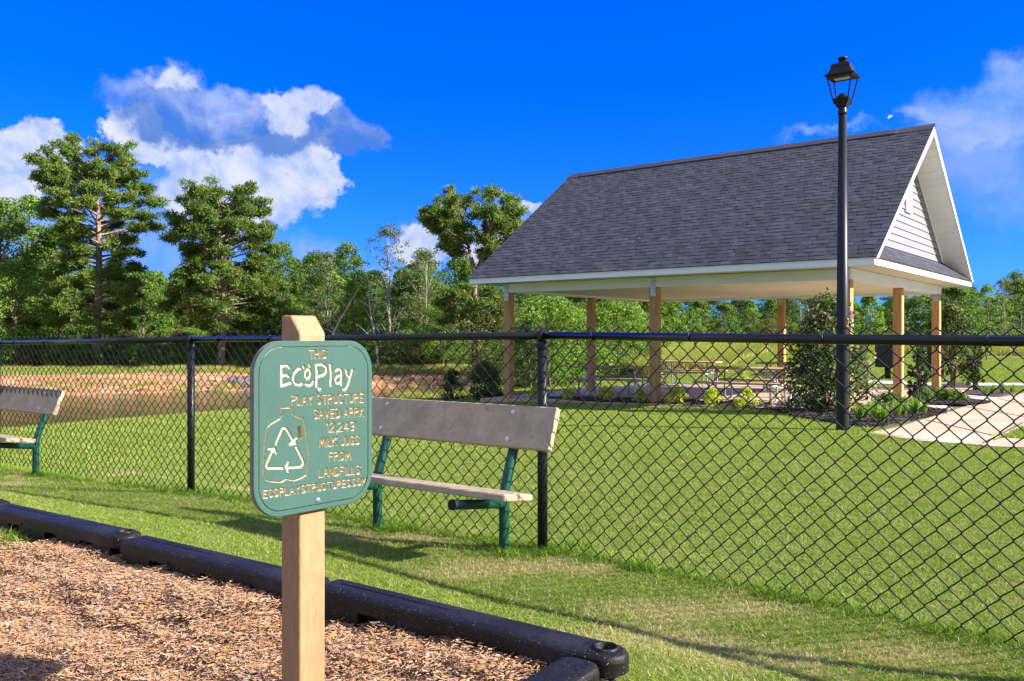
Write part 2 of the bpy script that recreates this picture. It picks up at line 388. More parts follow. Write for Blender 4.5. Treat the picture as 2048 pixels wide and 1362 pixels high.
def G(px, py, zoff=0):
    """where the ray through an image point of the photograph meets the ground"""
    Ys = np.exp(np.linspace(math.log(1.2), math.log(150), 900)); X = (px-1024)/F*Ys; Z = HC-(py-YH)/F*Ys
    d = Z-(H(X, Ys)+zoff); i = np.argmax(d < 0)
    if d[i] >= 0: i = len(Ys)-1
    y = Ys[i-1]+(Ys[i]-Ys[i-1])*d[i-1]/(d[i-1]-d[i]+1e-9) if i > 0 else Ys[0]
    return Vector(((px-1024)/F*y, y, HC-(py-YH)/F*y))

def inpoly(x, y, poly):
    x = np.asarray(x); y = np.asarray(y); c = np.zeros(x.shape, bool); n = len(poly)
    for i in range(n):
        x1, y1 = poly[i][:2]; x2, y2 = poly[(i+1) % n][:2]
        if y1 == y2: continue
        k = ((y1 > y) != (y2 > y)) & (x < (x2-x1)*(y-y1)/(y2-y1)+x1); c ^= k
    return c

drypatch = [G(790, 1085), G(1040, 1150), G(960, 1140), G(860, 1080), G(60, 960), G(220, 955), G(1300, 1300), G(1500, 1230), G(20, 975), G(1500, 1330), G(1140, 1130), G(680, 1085), G(420, 1000), G(1330, 1240), G(1800, 1330), G(900, 1160), G(1180, 1145), G(460, 985), G(560, 1010)]
def dryness(x, y):
    d = np.zeros_like(x)
    for p in drypatch: d = np.maximum(d, np.exp(-((x-p.x)**2/.06+(y-p.y)**2/.020)))
    nz = .5+.25*np.sin(x*3.1+1.3*np.sin(y*2.2))+.25*np.sin(y*4.3+1.7*np.sin(x*1.9))
    nz2 = .5+.5*np.sin(x*11+2*np.sin(y*9))*np.sin(y*13+1.5*np.sin(x*7))
    return np.clip(d*2.0+.30*nz**2*(.5+.9*nz2), 0, 1)
def make_ground():
    na = np.concatenate([np.linspace(-math.pi, -.72, 60, endpoint=False), np.linspace(-.72, .72, 260, endpoint=False), np.linspace(.72, math.pi, 60, endpoint=False)])
    nr = np.concatenate([[.02], np.exp(np.linspace(math.log(.4), math.log(60), 230)), np.exp(np.linspace(math.log(62), math.log(1500), 45))])
    A, R = np.meshgrid(na, nr); X = R*np.sin(A); Y = R*np.cos(A); Z = H(X, Y)
    Z = np.where(inpoly(X, Y, [(-.05, 2.45), (-4.4, 5.45), (-7.3, 3.0), (-6.4, .5), (-1.7, .15)]), -.12, Z)
    Z += .006*np.sin(X*5.1+Y*2.3)*np.sin(Y*4.3-X)*(R < 12)
    V = np.stack([X, Y, Z], -1).reshape(-1, 3); m = len(na); F_ = []
    i = np.arange(len(nr)-1)[:, None]; j = np.arange(m)[None]; j2 = (j+1) % m
    Fc = np.stack([i*m+j, (i+1)*m+j, (i+1)*m+j2, i*m+j2], -1).reshape(-1, 4)[:, ::-1]
    cz = V[Fc].mean(1)
    # clay bank on the far side of the pond
    far = (cz[:, 1] > 33.5)&(cz[:, 0] < 2)&(cz[:, 2] < -.60)&(cz[:, 1] < 54)
    inpond = cz[:, 2] < ZW+.02
    mi = np.where(far | inpond, 1, 0)
    dd = dryness(cz[:, 0], cz[:, 1])[:, None]; cc = (1-dd)*np.array([[1, 1, 1.]])+dd*np.array([[3.0, 1.75, 4.2]])
    me = npmesh('ground', V, Fc, [MT['lawn_soil'], MT['clay']], col=cc, matidx=mi, smooth=True)
    return tag(link('ground', me), kind='structure')
make_ground()
mb = MB(); mb.poly([(-70, 14, ZW), (3, 14, ZW), (6, 70, ZW), (-70, 70, ZW)]); tag(part('pond_water', mb, MT['water'], None), kind='structure')

def drape(name, loop, off, m, step=.4, skirt=0.0):
    """a thin sheet laid over the ground inside a closed loop of (x, y)"""
    bm = bmesh.new(); vs = [bm.verts.new((x, y, 0)) for x, y in loop]; f = bm.faces.new(vs)
    bmesh.ops.triangulate(bm, faces=[f])
    for _ in range(7):
        es = [e for e in bm.edges if e.calc_length() > step]
        if not es: break
        bmesh.ops.subdivide_edges(bm, edges=es, cuts=1, use_grid_fill=False); bmesh.ops.triangulate(bm, faces=bm.faces[:])
    xs = np.array([v.co.x for v in bm.verts]); ys = np.array([v.co.y for v in bm.verts]); zs = H(xs, ys)+off
    for v, z in zip(bm.verts, zs): v.co.z = z
    if skirt:
        be = [e for e in bm.edges if len(e.link_faces) == 1]
        r = bmesh.ops.extrude_edge_only(bm, edges=be)
        for g in r['geom']:
            if isinstance(g, bmesh.types.BMVert): g.co.z -= skirt
    bmesh.ops.recalc_face_normals(bm, faces=bm.faces[:])
    me = bpy.data.meshes.new(name); bm.to_mesh(me); bm.free()
    if me.polygons and sum(p.normal.z for p in me.polygons) < 0: me.flip_normals()
    me.materials.append(m); o = link(name, me); return o

# ------------------------------------------------------------------ pavilion frame of reference
TH = .663; BU = Vector((-math.cos(TH), math.sin(TH), 0)); BV = Vector((math.sin(TH), math.cos(TH), 0)); B0 = Vector((6.134, 15.716, 0))
BL, BW = 7.879, 7.282
def B(t, w, z=0): p = B0+BU*t+BV*w; return Vector((p.x, p.y, z))
def slabz(t): return -.134-.17*t/BL
slab_loop = [B(-.75, -.45), B(-.75, BW+.6), B(BL+.5, BW+.6), B(BL+.9, BW*.5), B(BL+.6, -.35), B(BL*.5, -.45)]
g2 = lambda *a: [(p.x, p.y) for p in (G(x, y) for x, y in a)]
PATHS = {}
path_main = g2((1738, 868), (1790, 858), (1850, 840), (1905, 823), (1950, 808), (1995, 797), (2060, 785))+[(18, 21), (18, 17.0)]+g2((2060, 848), (2010, 868), (1960, 893), (1835, 884))
path_low = g2((1960, 893), (2008, 880), (2060, 884))+[(9, 10.3), (9, 9.2)]+g2((2060, 900), (1970, 897))
path_a = g2((1700, 800), (1800, 793), (1870, 806), (1905, 818), (1880, 828), (1760, 815))
path_b = g2((1880, 800), (1930, 792), (1996, 798), (1960, 808))
path_far = [(g.x, g.y) for g in (G(1735, 768), G(1900, 774), G(2060, 773), G(2060, 768), G(1900, 768), G(1735, 762))]
bed_front = g2((845, 797), (1000, 799), (1180, 806), (1330, 811), (1480, 817), (1560, 824), (1600, 836), (1660, 846), (1725, 856), (1775, 851), (1840, 838), (1895, 826), (1880, 822), (1780, 820), (1700, 812), (1600, 808), (1500, 808), (1300, 803), (1100, 797), (1000, 793), (880, 790))
bed_right = g2((1795, 800), (1830, 795), (1870, 795), (1900, 800), (1960, 808), (1930, 812), (1880, 812))
bed_far = g2((1880, 770), (1925, 768), (1970, 780), (2030, 785), (1990, 797), (1930, 790))
pth = tag(drape('path', path_main, .02, MT['concrete'], .5, .1), kind='structure')
def joint(a, b, w=.012):
    a, b = G(*a), G(*b); d = (b-a); d.z = 0; d.normalize(); n_ = Vector((-d.y, d.x, 0))*w; k = 8; vs = []
    for i in range(k+1):
        p = a.lerp(b, i/k)
        for sg_ in (-1, 1): q = p+n_*sg_; vs.append((q.x, q.y, h(q.x, q.y)+.0245))
    m_ = MB(); m_.add(vs, [(2*i, 2*i+2, 2*i+3, 2*i+1) for i in range(k)]); part('joint', m_, MT['dark_panel'], pth)
for a_, b_ in (((1965, 890), (2046, 848)), ((1850, 842), (1985, 874)), ((1930, 815), (2060, 838)), ((1990, 798), (2060, 812))): joint(a_, b_)
o = tag(drape('pavement', path_low, .03, MT['concrete'], .5, .1), kind='structure')
tag(drape('pavement', path_a, .026, MT['new_concrete'], .5, .1), kind='structure')
tag(drape('pavement', path_b, .034, MT['new_concrete'], .5, .1), kind='structure')
tag(drape('pavement', path_far, .03, MT['new_concrete'], .6, .1), kind='structure')

# ------------------------------------------------------------------ geometry-node scatter for countless stuff
def scatter(name, pts, rot, scl, sources, label, cat, kind='stuff'):
    me = bpy.data.meshes.new(name); me.vertices.add(len(pts)); me.vertices.foreach_set('co', np.asarray(pts, np.float32).ravel())
    for an, arr, ty in (('rot', rot, 'FLOAT_VECTOR'), ('scl', scl, 'FLOAT')):
        a = me.attributes.new(an, ty, 'POINT'); a.data.foreach_set('vector' if ty == 'FLOAT_VECTOR' else 'value', np.asarray(arr, np.float32).ravel())
    a = me.attributes.new('idx', 'INT', 'POINT'); a.data.foreach_set('value', npr.integers(0, len(sources), len(pts)).astype(np.int32))
    o = link(name, me); tag(o, label, cat, kind=kind)
    ng = bpy.data.node_groups.new(name, 'GeometryNodeTree')
    ng.interface.new_socket('Geometry', in_out='INPUT', socket_type='NodeSocketGeometry'); ng.interface.new_socket('Geometry', in_out='OUTPUT', socket_type='NodeSocketGeometry')
    gi = ng.nodes.new('NodeGroupInput'); go = ng.nodes.new('NodeGroupOutput')
    join = ng.nodes.new('GeometryNodeJoinGeometry')
    def na(nm, ty):
        n = ng.nodes.new('GeometryNodeInputNamedAttribute'); n.data_type = ty; n.inputs[0].default_value = nm; return n.outputs[0]
    rot_s, scl_s, idx_s = na('rot', 'FLOAT_VECTOR'), na('scl', 'FLOAT'), na('idx', 'INT')
    for k, src in enumerate(sources):
        oi = ng.nodes.new('GeometryNodeObjectInfo'); oi.inputs['Object'].default_value = src; oi.inputs['As Instance'].default_value = True
        cmpn = ng.nodes.new('FunctionNodeCompare'); cmpn.data_type = 'INT'; cmpn.operation = 'EQUAL'
        ng.links.new(idx_s, cmpn.inputs[2]); cmpn.inputs[3].default_value = k
        ip = ng.nodes.new('GeometryNodeInstanceOnPoints'); ng.links.new(gi.outputs[0], ip.inputs['Points']); ng.links.new(cmpn.outputs[0], ip.inputs['Selection'])
        ng.links.new(oi.outputs['Geometry'], ip.inputs['Instance'])
        e2r = ng.nodes.new('FunctionNodeEulerToRotation'); ng.links.new(rot_s, e2r.inputs[0]); ng.links.new(e2r.outputs[0], ip.inputs['Rotation'])
        ng.links.new(scl_s, ip.inputs['Scale']); ng.links.new(ip.outputs[0], join.inputs[0])
    ng.links.new(join.outputs[0], go.inputs[0])
    md = o.modifiers.new('scatter', 'NODES'); md.node_group = ng
    return o
def source(me): return bpy.data.objects.new(me.name, me)     # never linked to the scene: only a scatter source
def surf_rot(x, y, spin):
    e = .12; zx = (H(x+e, y)-H(x-e, y))/(2*e); zy = (H(x, y+e)-H(x, y-e))/(2*e)
    return np.stack([np.arctan(zy), -np.arctan(zx), spin], -1) if spin is not None else None

# ------------------------------------------------------------------ chain link fence
FP = [(-6.30, 9.35), (-5.06, 8.43), (-2.453, 6.553), (.166, 4.667), (2.454, 2.575), (3.3, 1.80)]
RZ = [1.11, 1.13, 1.172, 1.200, 1.176, 1.17]
GZ = [h(x, y) for x, y in FP]
fence = empty('chain_link_fence', (FP[3][0], FP[3][1], GZ[3]), label='black chain link fence with round top rail crossing the lawn behind the benches', cat='fence')
fo = Vector(fence.location)
def fl(v): return Vector(v)-fo
bays = []
for i in range(len(FP)-1):
    a = Vector((*FP[i], RZ[i])); b = Vector((*FP[i+1], RZ[i+1])); d = (b-a); d.z = 0; L = d.length; d.normalize()
    bays.append((a, b, d, L, Vector((-d.y, d.x, 0))))     # last is the far side normal
for i in range(1, 5):                                      # rails, one pipe length per bay
    a, b, d, L, nf = bays[i] if i < 5 else bays[-1]
a0 = Vector((*FP[0], RZ[0]))
for i in range(len(bays)):
    a, b, d, L, nf = bays[i]; mb = MB()
    a2 = a+d*(.012 if i else 0); b2 = b-d*.012
    mb.tube([fl(a2), fl((a2+b2)/2+Vector((0, 0, -.004))), fl(b2)], .0208, 20); part('rail', mb, MT['rail_paint'], fence)
    mb = MB(); k = .34 if i != 4 else .4
    while k < L-.1:
        c = a+d*k+(b-a).z*Vector((0, 0, 1))*(k/L)
        t2 = MB(); sk = rnd.uniform(-.01, .01)
        pts = []
        for q in range(13):
            an = 2*math.pi*q/12
            pts.append(fl(c+d*(sk*math.cos(an)+.0007*q)+nf*(.0233*math.sin(an))+Vector((0, 0, .0233*math.cos(an)))))
        pts += [fl(c+d*.012+nf*.028+Vector((0, 0, -.035))), fl(c+d*.006+nf*.030+Vector((0, 0, -.06)))]
        t2.tube(pts, .0018, 5); part('tie_wire', t2, MT['black_paint'], fence); k += .61+rnd.uniform(-.05, .05)
for i in range(1, 5):                                      # posts with eye-top caps
    x, y = FP[i]; z0 = GZ[i]; zt = RZ[i]; mb = MB()
    mb.tube([fl((x, y, z0-.15)), fl((x, y, zt-.045))], .0275, 18)
    for zz in (.25, .62, .95):
        mb.tube([fl((x+.0295*math.cos(q*.5236), y+.0295*math.sin(q*.5236), z0+zz)) for q in range(13)], .0016, 4)
    po = part('post', mb, MT['black_paint'], fence)
    cb = MB(); cb.lathe(fl((x, y, zt-.075)), [(.0300, 0), (.0315, .004), (.0315, .035), (.026, .043), (.010, .050)], 18)
    d = bays[i][2]; up = Vector((0, 0, 1)); nf = bays[i][4]; c = Vector((x, y, zt))
    for s_ in (-.014, .014):
        pts = [fl(c+d*s_+nf*(.029*math.sin(q*math.pi/9))+up*(.029*math.cos(q*math.pi/9))) for q in range(19)]
    ring = []
    for s_ in (-.016, .016):
        for rr in (.0225, .0315):
            ring.append([fl(c+d*s_+nf*(rr*math.sin(q*math.pi/10))+up*(rr*math.cos(q*math.pi/10))) for q in range(20)])
    vs = [v for r in ring for v in r]; fs = []
    for (p_, q_) in ((0, 1), (1, 3), (3, 2), (2, 0)):
        for j in range(20): fs.append((p_*20+j, p_*20+(j+1) % 20, q_*20+(j+1) % 20, q_*20+j))
    cb.add(vs, fs, smooth=False); part('post_cap', cb, MT['black_paint'], po)
# mesh wires: each zigzag wire is a piece of its own
HP = .044; NR = 28
def wire_mesh(par, seed):
    r_ = random.Random(seed); mb = MB(); pts = []
    for j in range(NR+1):
        col = (j+par) % 2; x = col*HP; sgn = 1 if col == 0 else -1
        z = -j*HP+r_.uniform(-.0012, .0012); dy = .0030*(1 if (par % 2) else -1)
        xx = x-sgn*.0026
        if j == 0:
            pts += [(xx+sgn*.004, dy+.004, z+.004), (xx+sgn*.0005, dy, z-.004)]
        elif j == NR: pts += [(xx, dy, z+.004), (xx+sgn*.004, 0, z-.006)]
        else: pts += [(xx+sgn*.0055, dy, z+.0058), (xx+sgn*.0004, -dy*1.3, z), (xx+sgn*.0055, dy, z-.0058)]
    mb.tube(pts, .0029, 5); return mb.mesh('wire', MT['black_vinyl'])
WM = [[wire_mesh(p, 10*p+s) for s in range(3)] for p in (0, 1)]
kk = 0
for i in range(len(bays)):
    a, b, d, L, nf = bays[i]; n = int(round(L/HP)); pitch = L/n; ang = math.atan2(d.y, d.x)
    for k in range(n):
        s = (k+.5)*pitch; p = a+d*(k*pitch); p.z = a.z+(b.z-a.z)*(s/L)+.055-.004*math.sin(math.pi*s/L)
        p += nf*(.0265+.002*math.sin(s*3.1+i))
        o = link('wire', WM[kk % 2][rnd.randrange(3)], fence); o.location = fl(p); o.rotation_euler = (0, 0, ang); o.scale = (pitch/HP, 1, 1); kk += 1
mb = MB()
pts = []
for i in range(len(bays)):
    a, b, d, L, nf = bays[i]
    for k in range(24):
        p = a+d*(L*k/24)+nf*.034; zz = h(p.x, p.y)+.022+.006*math.sin(k*.9+i); pts.append(fl((p.x, p.y, min(zz, RZ[i]-1.16))))
mb.tube(pts, .0022, 5); part('tension_wire', mb, MT['black_vinyl'], fence)

# ------------------------------------------------------------------ benches
EA = math.atan2(-.584, .811)
def make_bench(label):
    t = empty('park_bench', label=label, cat='bench', group='benches along the fence')
    mb = MB(); R = Matrix.Rotation(-math.radians(21.5), 3, 'X')
    c0 = Vector((-.477, .058+.018, .692)); mb.box(c0, (1.514, .038, .238), R, bev=.006); bk = part('backrest', mb, MT['recycled_plank'], t)
    for x in (0, -.954):
        for dz in (-.075, .078):
            m2 = MB(); c = c0+R @ Vector((x+.477, -.019, dz)); n = R @ Vector((0, -1, 0))
            m2.tube([c-n*.002, c+n*.003], .013, 14, smooth=False); m2.tube([c+n*.003, c+n*.006, c+n*.008], [.011, .009, .004], 12); part('bolt', m2, MT['bolt'], bk)
    tilt = Matrix.Rotation(-math.radians(8), 3, 'X')
    for y, z in ((-.192, .372), (-.320, .390)):
        mb = MB(); mb.box((-.477, y, z), (1.514, .121, .036), tilt, bev=.006); part('seat_plank', mb, MT['recycled_plank'], t)
    for x in (0, -.954):
        mb = MB(); mb.tube([(x, 0, -.15), (x, 0, .0), (x, 0, .27), (x, .006, .34), (x, .022, .40), (x, .095, .585), (x, .175, .785)], .0285, 16)
        lg = part('leg', mb, MT['green_pipe'], t)
        mb = MB(); mb.tube([(x, -.02, .283), (x, -.43, .343)], .0255, 16); sp = part('seat_support', mb, MT['green_pipe'], t)
        mb = MB(); mb.tube([(x, -.429, .343), (x, -.442, .345)], .0275, 16); part('end_cap', mb, MT['black_vinyl'], sp)
        mb = MB()
        for yy in (-.19, -.34): mb.tube([(x, yy, .283-(yy+.02)*.146-.022), (x, yy, .283-(yy+.02)*.146-.034)], .009, 8)
        part('nut', mb, MT['bolt'], sp)
    return t
b1 = make_bench('brown plank bench on green pipe legs, partly hidden behind the green sign')
b1.location = (-.043, 4.65, h(-.043, 4.65)+.005); b1.rotation_euler = (0, 0, EA)
b2 = copy_tree(b1); b2['label'] = 'brown plank bench cut off by the picture edge, in front of the pond'
b2.location = (-4.37, 7.87, -.10); b2.rotation_euler = (0, 0, EA)

# ------------------------------------------------------------------ playground border timbers
mb_col = (1, 1, 1)
bd = Vector((-.822, .569, 0)).normalized(); CR = Vector((.27, 2.446, 0)); SL = 1.22; BT = .317; BH = .235; BWd = .132
def border_mesh(round_start=False):
    mb = MB(); hw = BWd/2
    def outline(ins, L=SL, x0=.075):
        pts = []
        r = hw-ins
        if round_start:
            rs = .045
            for q in range(7): a = math.pi+q*math.pi/12; pts.append((x0+rs+(rs-ins)*math.cos(a), -(hw-rs)+(rs-ins)*math.sin(a)))
        else: pts += [(x0+ins, -hw+ins+.008), (x0+ins+.008, -hw+ins)]
        for q in range(27): a = -math.pi/2+math.pi*q/26; pts.append((L+r*math.cos(a), r*math.sin(a)))
        if round_start:
            rs = .045
            for q in range(7): a = math.pi/2+q*math.pi/12; pts.append((x0+rs+(rs-ins)*math.cos(a), (hw-rs)+(rs-ins)*math.sin(a)))
        else: pts += [(x0+ins+.008, hw-ins), (x0+ins, hw-ins-.008)]
        return pts
    lv = [(0, .176), (0, .212), (.0022, .221), (.008, .2275), (.016, .2315), (.029, BH)]
    n = len(outline(0)); vs = []; fs = []
    lv = [(.036, .0), (.036, .176)]+lv
    for ins, z in lv: vs += [(x, y, z) for x, y in outline(ins)]
    for i in range(len(lv)-1):
        for j in range(n): fs.append((i*n+j, i*n+(j+1) % n, (i+1)*n+(j+1) % n, (i+1)*n+j))
    mb.add(vs, fs, smooth=False)
    # top with the stake hole
    bm = bmesh.new(); top = [bm.verts.new((x, y, BH)) for x, y in outline(.029)]
    hole = [bm.verts.new((SL+.034*math.cos(a*math.pi/10), .034*math.sin(a*math.pi/10), BH)) for a in range(20)]
    ed = [bm.edges.new((top[i], top[(i+1) % n])) for i in range(n)]+[bm.edges.new((hole[i], hole[(i+1) % 20])) for i in range(20)]
    bmesh.ops.triangle_fill(bm, use_beauty=True, edges=ed)
    bm.verts.index_update(); mb.add([v.co for v in bm.verts], [[v.index for v in f.verts] for f in bm.faces if (f.calc_center_median()-Vector((SL, 0, BH))).length > .02])
    bm.free()
    mb.lathe((SL, 0, 0), [(.037, BH-.001), (.036, BH+.005), (.031, BH+.006), (.0285, BH+.001), (.028, BH-.05), (0.0, BH-.05)], 24)
    x = .10; k = 0
    while x < SL-.05:                       # lower skirt teeth between the slots
        w = min(.20+.04*(k % 2), SL-.01-x)
        for sy in (-1, 1): mb.box((x+w/2, sy*(hw-.0185), .088), (w, .0369, .1759))
        x += w+.11; k += 1
    mb.box((.4+.0, .0, BH+.001), (.5, .0022, .002))
    return mb.mesh('border_timber', MT['border_plastic'])
mat('border_plastic', (.0085, .0068, .006), .5, spec=.26, n=(60, .35), nc=[(230, (.5, .5, .48), .655, .68), (3, (.03, .028, .03), .5, .8)], bump=(420, .3, .002))
def seg_font():
    return {'T': [[(0, 1), (.6, 1)], [(.3, 1), (.3, 0)]], 'H': [[(0, 0), (0, 1)], [(.6, 0), (.6, 1)], [(0, .5), (.6, .5)]], 'I': [[(.08, 0), (.08, 1)]],
 'S': [[(.55, .85), (.42, .98), (.18, .98), (.04, .85), (.05, .66), (.3, .5), (.53, .36), (.56, .16), (.42, .02), (.15, .02), (.02, .16)]],
 'P': [[(0, 0), (0, 1), (.4, 1), (.55, .88), (.55, .62), (.4, .48), (0, .48)]], 'L': [[(0, 1), (0, 0), (.5, 0)]], 'A': [[(0, 0), (.3, 1), (.6, 0)], [(.1, .33), (.5, .33)]],
 'Y': [[(0, 1), (.3, .5), (.6, 1)], [(.3, .5), (.3, 0)]], 'R': [[(0, 0), (0, 1), (.4, 1), (.55, .88), (.55, .64), (.4, .5), (0, .5)], [(.3, .5), (.58, 0)]],
 'U': [[(0, 1), (0, .2), (.12, .03), (.45, .03), (.57, .2), (.57, 1)]], 'C': [[(.56, .82), (.42, .98), (.16, .98), (.02, .8), (.02, .2), (.16, .02), (.42, .02), (.56, .18)]],
 'E': [[(.5, 1), (0, 1), (0, 0), (.52, 0)], [(0, .52), (.42, .52)]], 'V': [[(0, 1), (.3, 0), (.6, 1)]], 'D': [[(0, 0), (0, 1), (.32, 1), (.55, .8), (.55, .2), (.32, 0), (0, 0)]],
 'X': [[(0, 1), (.58, 0)], [(.58, 1), (0, 0)]], 'M': [[(0, 0), (.06, 1), (.36, .25), (.66, 1), (.72, 0)]], 'K': [[(0, 0), (0, 1)], [(.55, 1), (.02, .42)], [(.18, .58), (.58, 0)]],
 'J': [[(.5, 1), (.5, .2), (.38, .02), (.14, .02), (.02, .2)]], 'G': [[(.56, .82), (.42, .98), (.16, .98), (.02, .8), (.02, .2), (.16, .02), (.44, .02), (.56, .16), (.56, .45), (.34, .45)]],
 'F': [[(.5, 1), (0, 1), (0, 0)], [(0, .52), (.42, .52)]], 'O': [[(.16, .98), (.42, .98), (.57, .8), (.57, .2), (.42, .02), (.16, .02), (.02, .2), (.02, .8), (.16, .98)]],
 'N': [[(0, 0), (0, 1), (.56, 0), (.56, 1)]], '1': [[(.0, .8), (.16, 1), (.16, 0)]], '2': [[(.03, .8), (.14, .97), (.4, .98), (.54, .82), (.5, .58), (0, 0), (.56, 0)]],
 '4': [[(.42, 0), (.42, 1), (0, .3), (.58, .3)]], '9': [[(.54, .6), (.4, .46), (.15, .46), (.02, .62), (.02, .84), (.16, .98), (.4, .98), (.54, .84), (.54, .4), (.4, .04), (.12, .02)]],
 '0': [[(.16, .98), (.38, .98), (.5, .8), (.5, .2), (.38, .02), (.16, .02), (.02, .2), (.02, .8), (.16, .98)]], '.': [[(.04, 0), (.05, .02)]], ',': [[(.08, .05), (.02, -.16)]], '-': [[(0, .5), (1.6, .5)]]}
FONT = seg_font()
def gauge():
    mb = MB(); y = -BWd/2-.0006
    for txt, x0, z0 in (('11-', .43, .178), ('10-', .50, .160)):
        x = x0
        for ch in txt:
            sc = .013
            for st in FONT[ch]: mb.tube([(x+a*sc, y, z0+b*sc) for a, b in st], .0009, 4)
            x += (max(a for st in FONT[ch] for a, b in st)+.25)*sc
    return mb.mesh('gauge_mark', MT['border_plastic'])
BM, BMR, GM = border_mesh(), border_mesh(True), gauge()
blab = ['black plastic border timber whose ring end forms the lawn corner', 'black plastic border timber behind the sign post, between two timber joints',
        'black plastic border timber farthest along the wood chips, meeting the picture edge', None]
for i in range(4):
    end = CR+bd*(SL*i); st = end+bd*SL; o = link('border_timber', BM)
    o.location = (st.x, st.y, BT-BH-.004*(i % 2)); o.rotation_euler = (0, .004*(1-i), math.atan2(-bd.y, -bd.x)+.006*(i-1))
    tag(o, blab[i] or 'black plastic border timber beyond the picture edge', 'playground border', 'border timbers round the wood chips')
    link('gauge_mark', GM, o)
d4 = Vector((-.569, -.822, 0)).normalized()
o = link('border_timber', BMR); o.location = (CR.x+d4.x*.015+bd.x*.02, CR.y+d4.y*.015+bd.y*.02, BT-BH-.006); o.rotation_euler = (0, .012, math.atan2(d4.y, d4.x))
tag(o, 'black plastic border timber turning toward the camera at the corner', 'playground border', 'border timbers round the wood chips')

# ------------------------------------------------------------------ wood chip bed
inn = Vector((-.569, -.822, 0))
c0 = CR+inn*.03+bd*.05
chip_poly = [(c0.x, c0.y), (c0.x+bd.x*5.2, c0.y+bd.y*5.2), (-7.5, 3.0), (-6.5, .4), (-1.6, .02), (c0.x-.569*2.9, c0.y-.822*2.9)]
def MZ(x, y):
    x = np.asarray(x, float); y = np.asarray(y, float)
    d = np.abs((x-CR.x)*bd.y-(y-CR.y)*bd.x)          # distance from the long border
    return np.minimum(.255, .035+.020*np.sin(x*2.3+1)*np.sin(y*2.9)+.012*np.sin(x*7.1+y*5.3)*np.sin(y*8.3-x*3)+.178*np.exp(-(d/.52)**1.5)+.022*np.exp(-d/.2)*(.2+.8*np.sin((x-y)*4.2+.6)))
def make_mulch():
    st = .035; xs = np.arange(-7.6, .4, st); ys = np.arange(0, 6.2, st); X, Y = np.meshgrid(xs, ys)
    Z = MZ(X, Y)+npr.normal(0, .004, X.shape); V = np.stack([X, Y, Z], -1).reshape(-1, 3); m = len(xs)
    i = np.arange(len(ys)-1)[:, None]; j = np.arange(m-1)[None]
    Fc = np.stack([i*m+j, i*m+j+1, (i+1)*m+j+1, (i+1)*m+j], -1).reshape(-1, 4); c = V[Fc].mean(1)
    Fc = Fc[inpoly(c[:, 0], c[:, 1], chip_poly)]
    u, inv = np.unique(Fc, return_inverse=True); Fc = inv.reshape(-1, 4)
    tag(link('chip_bed', npmesh('chip_bed', V[u], Fc, MT['mulch_soil'], smooth=False)), kind='structure')
    cols = np.array([(.48, .25, .10), (.60, .36, .18), (.44, .18, .05), (.33, .20, .12), (.22, .18, .15), (.68, .50, .32), (.14, .09, .06), (.54, .27, .09), (.42, .32, .24)])*np.array([.90, .94, 1.06])
    pr = np.array([.18, .13, .15, .10, .11, .08, .07, .13, .05]); src = []
    for q in range(5):
        n = 420; V = []; Fc = []; Cc = []
        for k in range(n):
            L = npr.uniform(.005, .021) if npr.random() < .9 else npr.uniform(.02, .042); w = npr.uniform(.0013, .0040); tt = npr.uniform(.0008, .0025)
            r = .15*math.sqrt(npr.random()); a = npr.uniform(0, 6.28); c = np.array([r*math.cos(a), r*math.sin(a), npr.uniform(.0, .014)])
            Rm = np.array(Matrix.Rotation(npr.normal(.2, .55) if npr.random() < .8 else npr.uniform(0, 3.14), 3, 'Z') @ Matrix.Rotation(npr.normal(0, .28), 3, 'Y') @ Matrix.Rotation(npr.normal(0, .5), 3, 'X'))
            bx = np.array([(x, y, z) for x in (-L/2, L/2) for y in (-w/2, w/2) for z in (-tt/2, tt/2)]); bx[:4, 1] *= npr.uniform(.3, 1)
            b = len(V)*8; V.append(bx@Rm.T+c); Fc += [(b+0, b+1, b+3, b+2), (b+4, b+6, b+7, b+5), (b+0, b+4, b+5, b+1), (b+2, b+3, b+7, b+6), (b+1, b+5, b+7, b+3)]
            cc = (cols[npr.choice(len(cols), p=pr)]*.66+np.array([.43, .27, .165])*.34)*npr.uniform(.8, 1.2); Cc += [cc]*5
        src.append(source(npmesh('chips', np.concatenate(V), np.array(Fc), MT['chip'], np.array(Cc))))
    n = 11000; x = npr.uniform(-5.6, .35, n); y = npr.uniform(.9, 6.0, n)
    ok = inpoly(x, y, chip_poly) & (y > 1.25) & (x/y > -.72) & (x/y < .22); x, y = x[ok], y[ok]
    keep = npr.random(len(x)) < np.clip(1.25-.06*np.hypot(x, y), .3, 1); x, y = x[keep], y[keep]
    z = MZ(x, y)-.002; n = len(x)
    scatter('wood_chips', np.stack([x, y, z], -1), np.stack([npr.normal(0, .07, n), npr.normal(0, .07, n), npr.uniform(-.3, .3, n)+3.1416*npr.integers(0, 2, n)], -1), npr.uniform(.8, 1.25, n), src, 'loose orange and grey wood chips filling the play area', 'wood chips')
make_mulch()

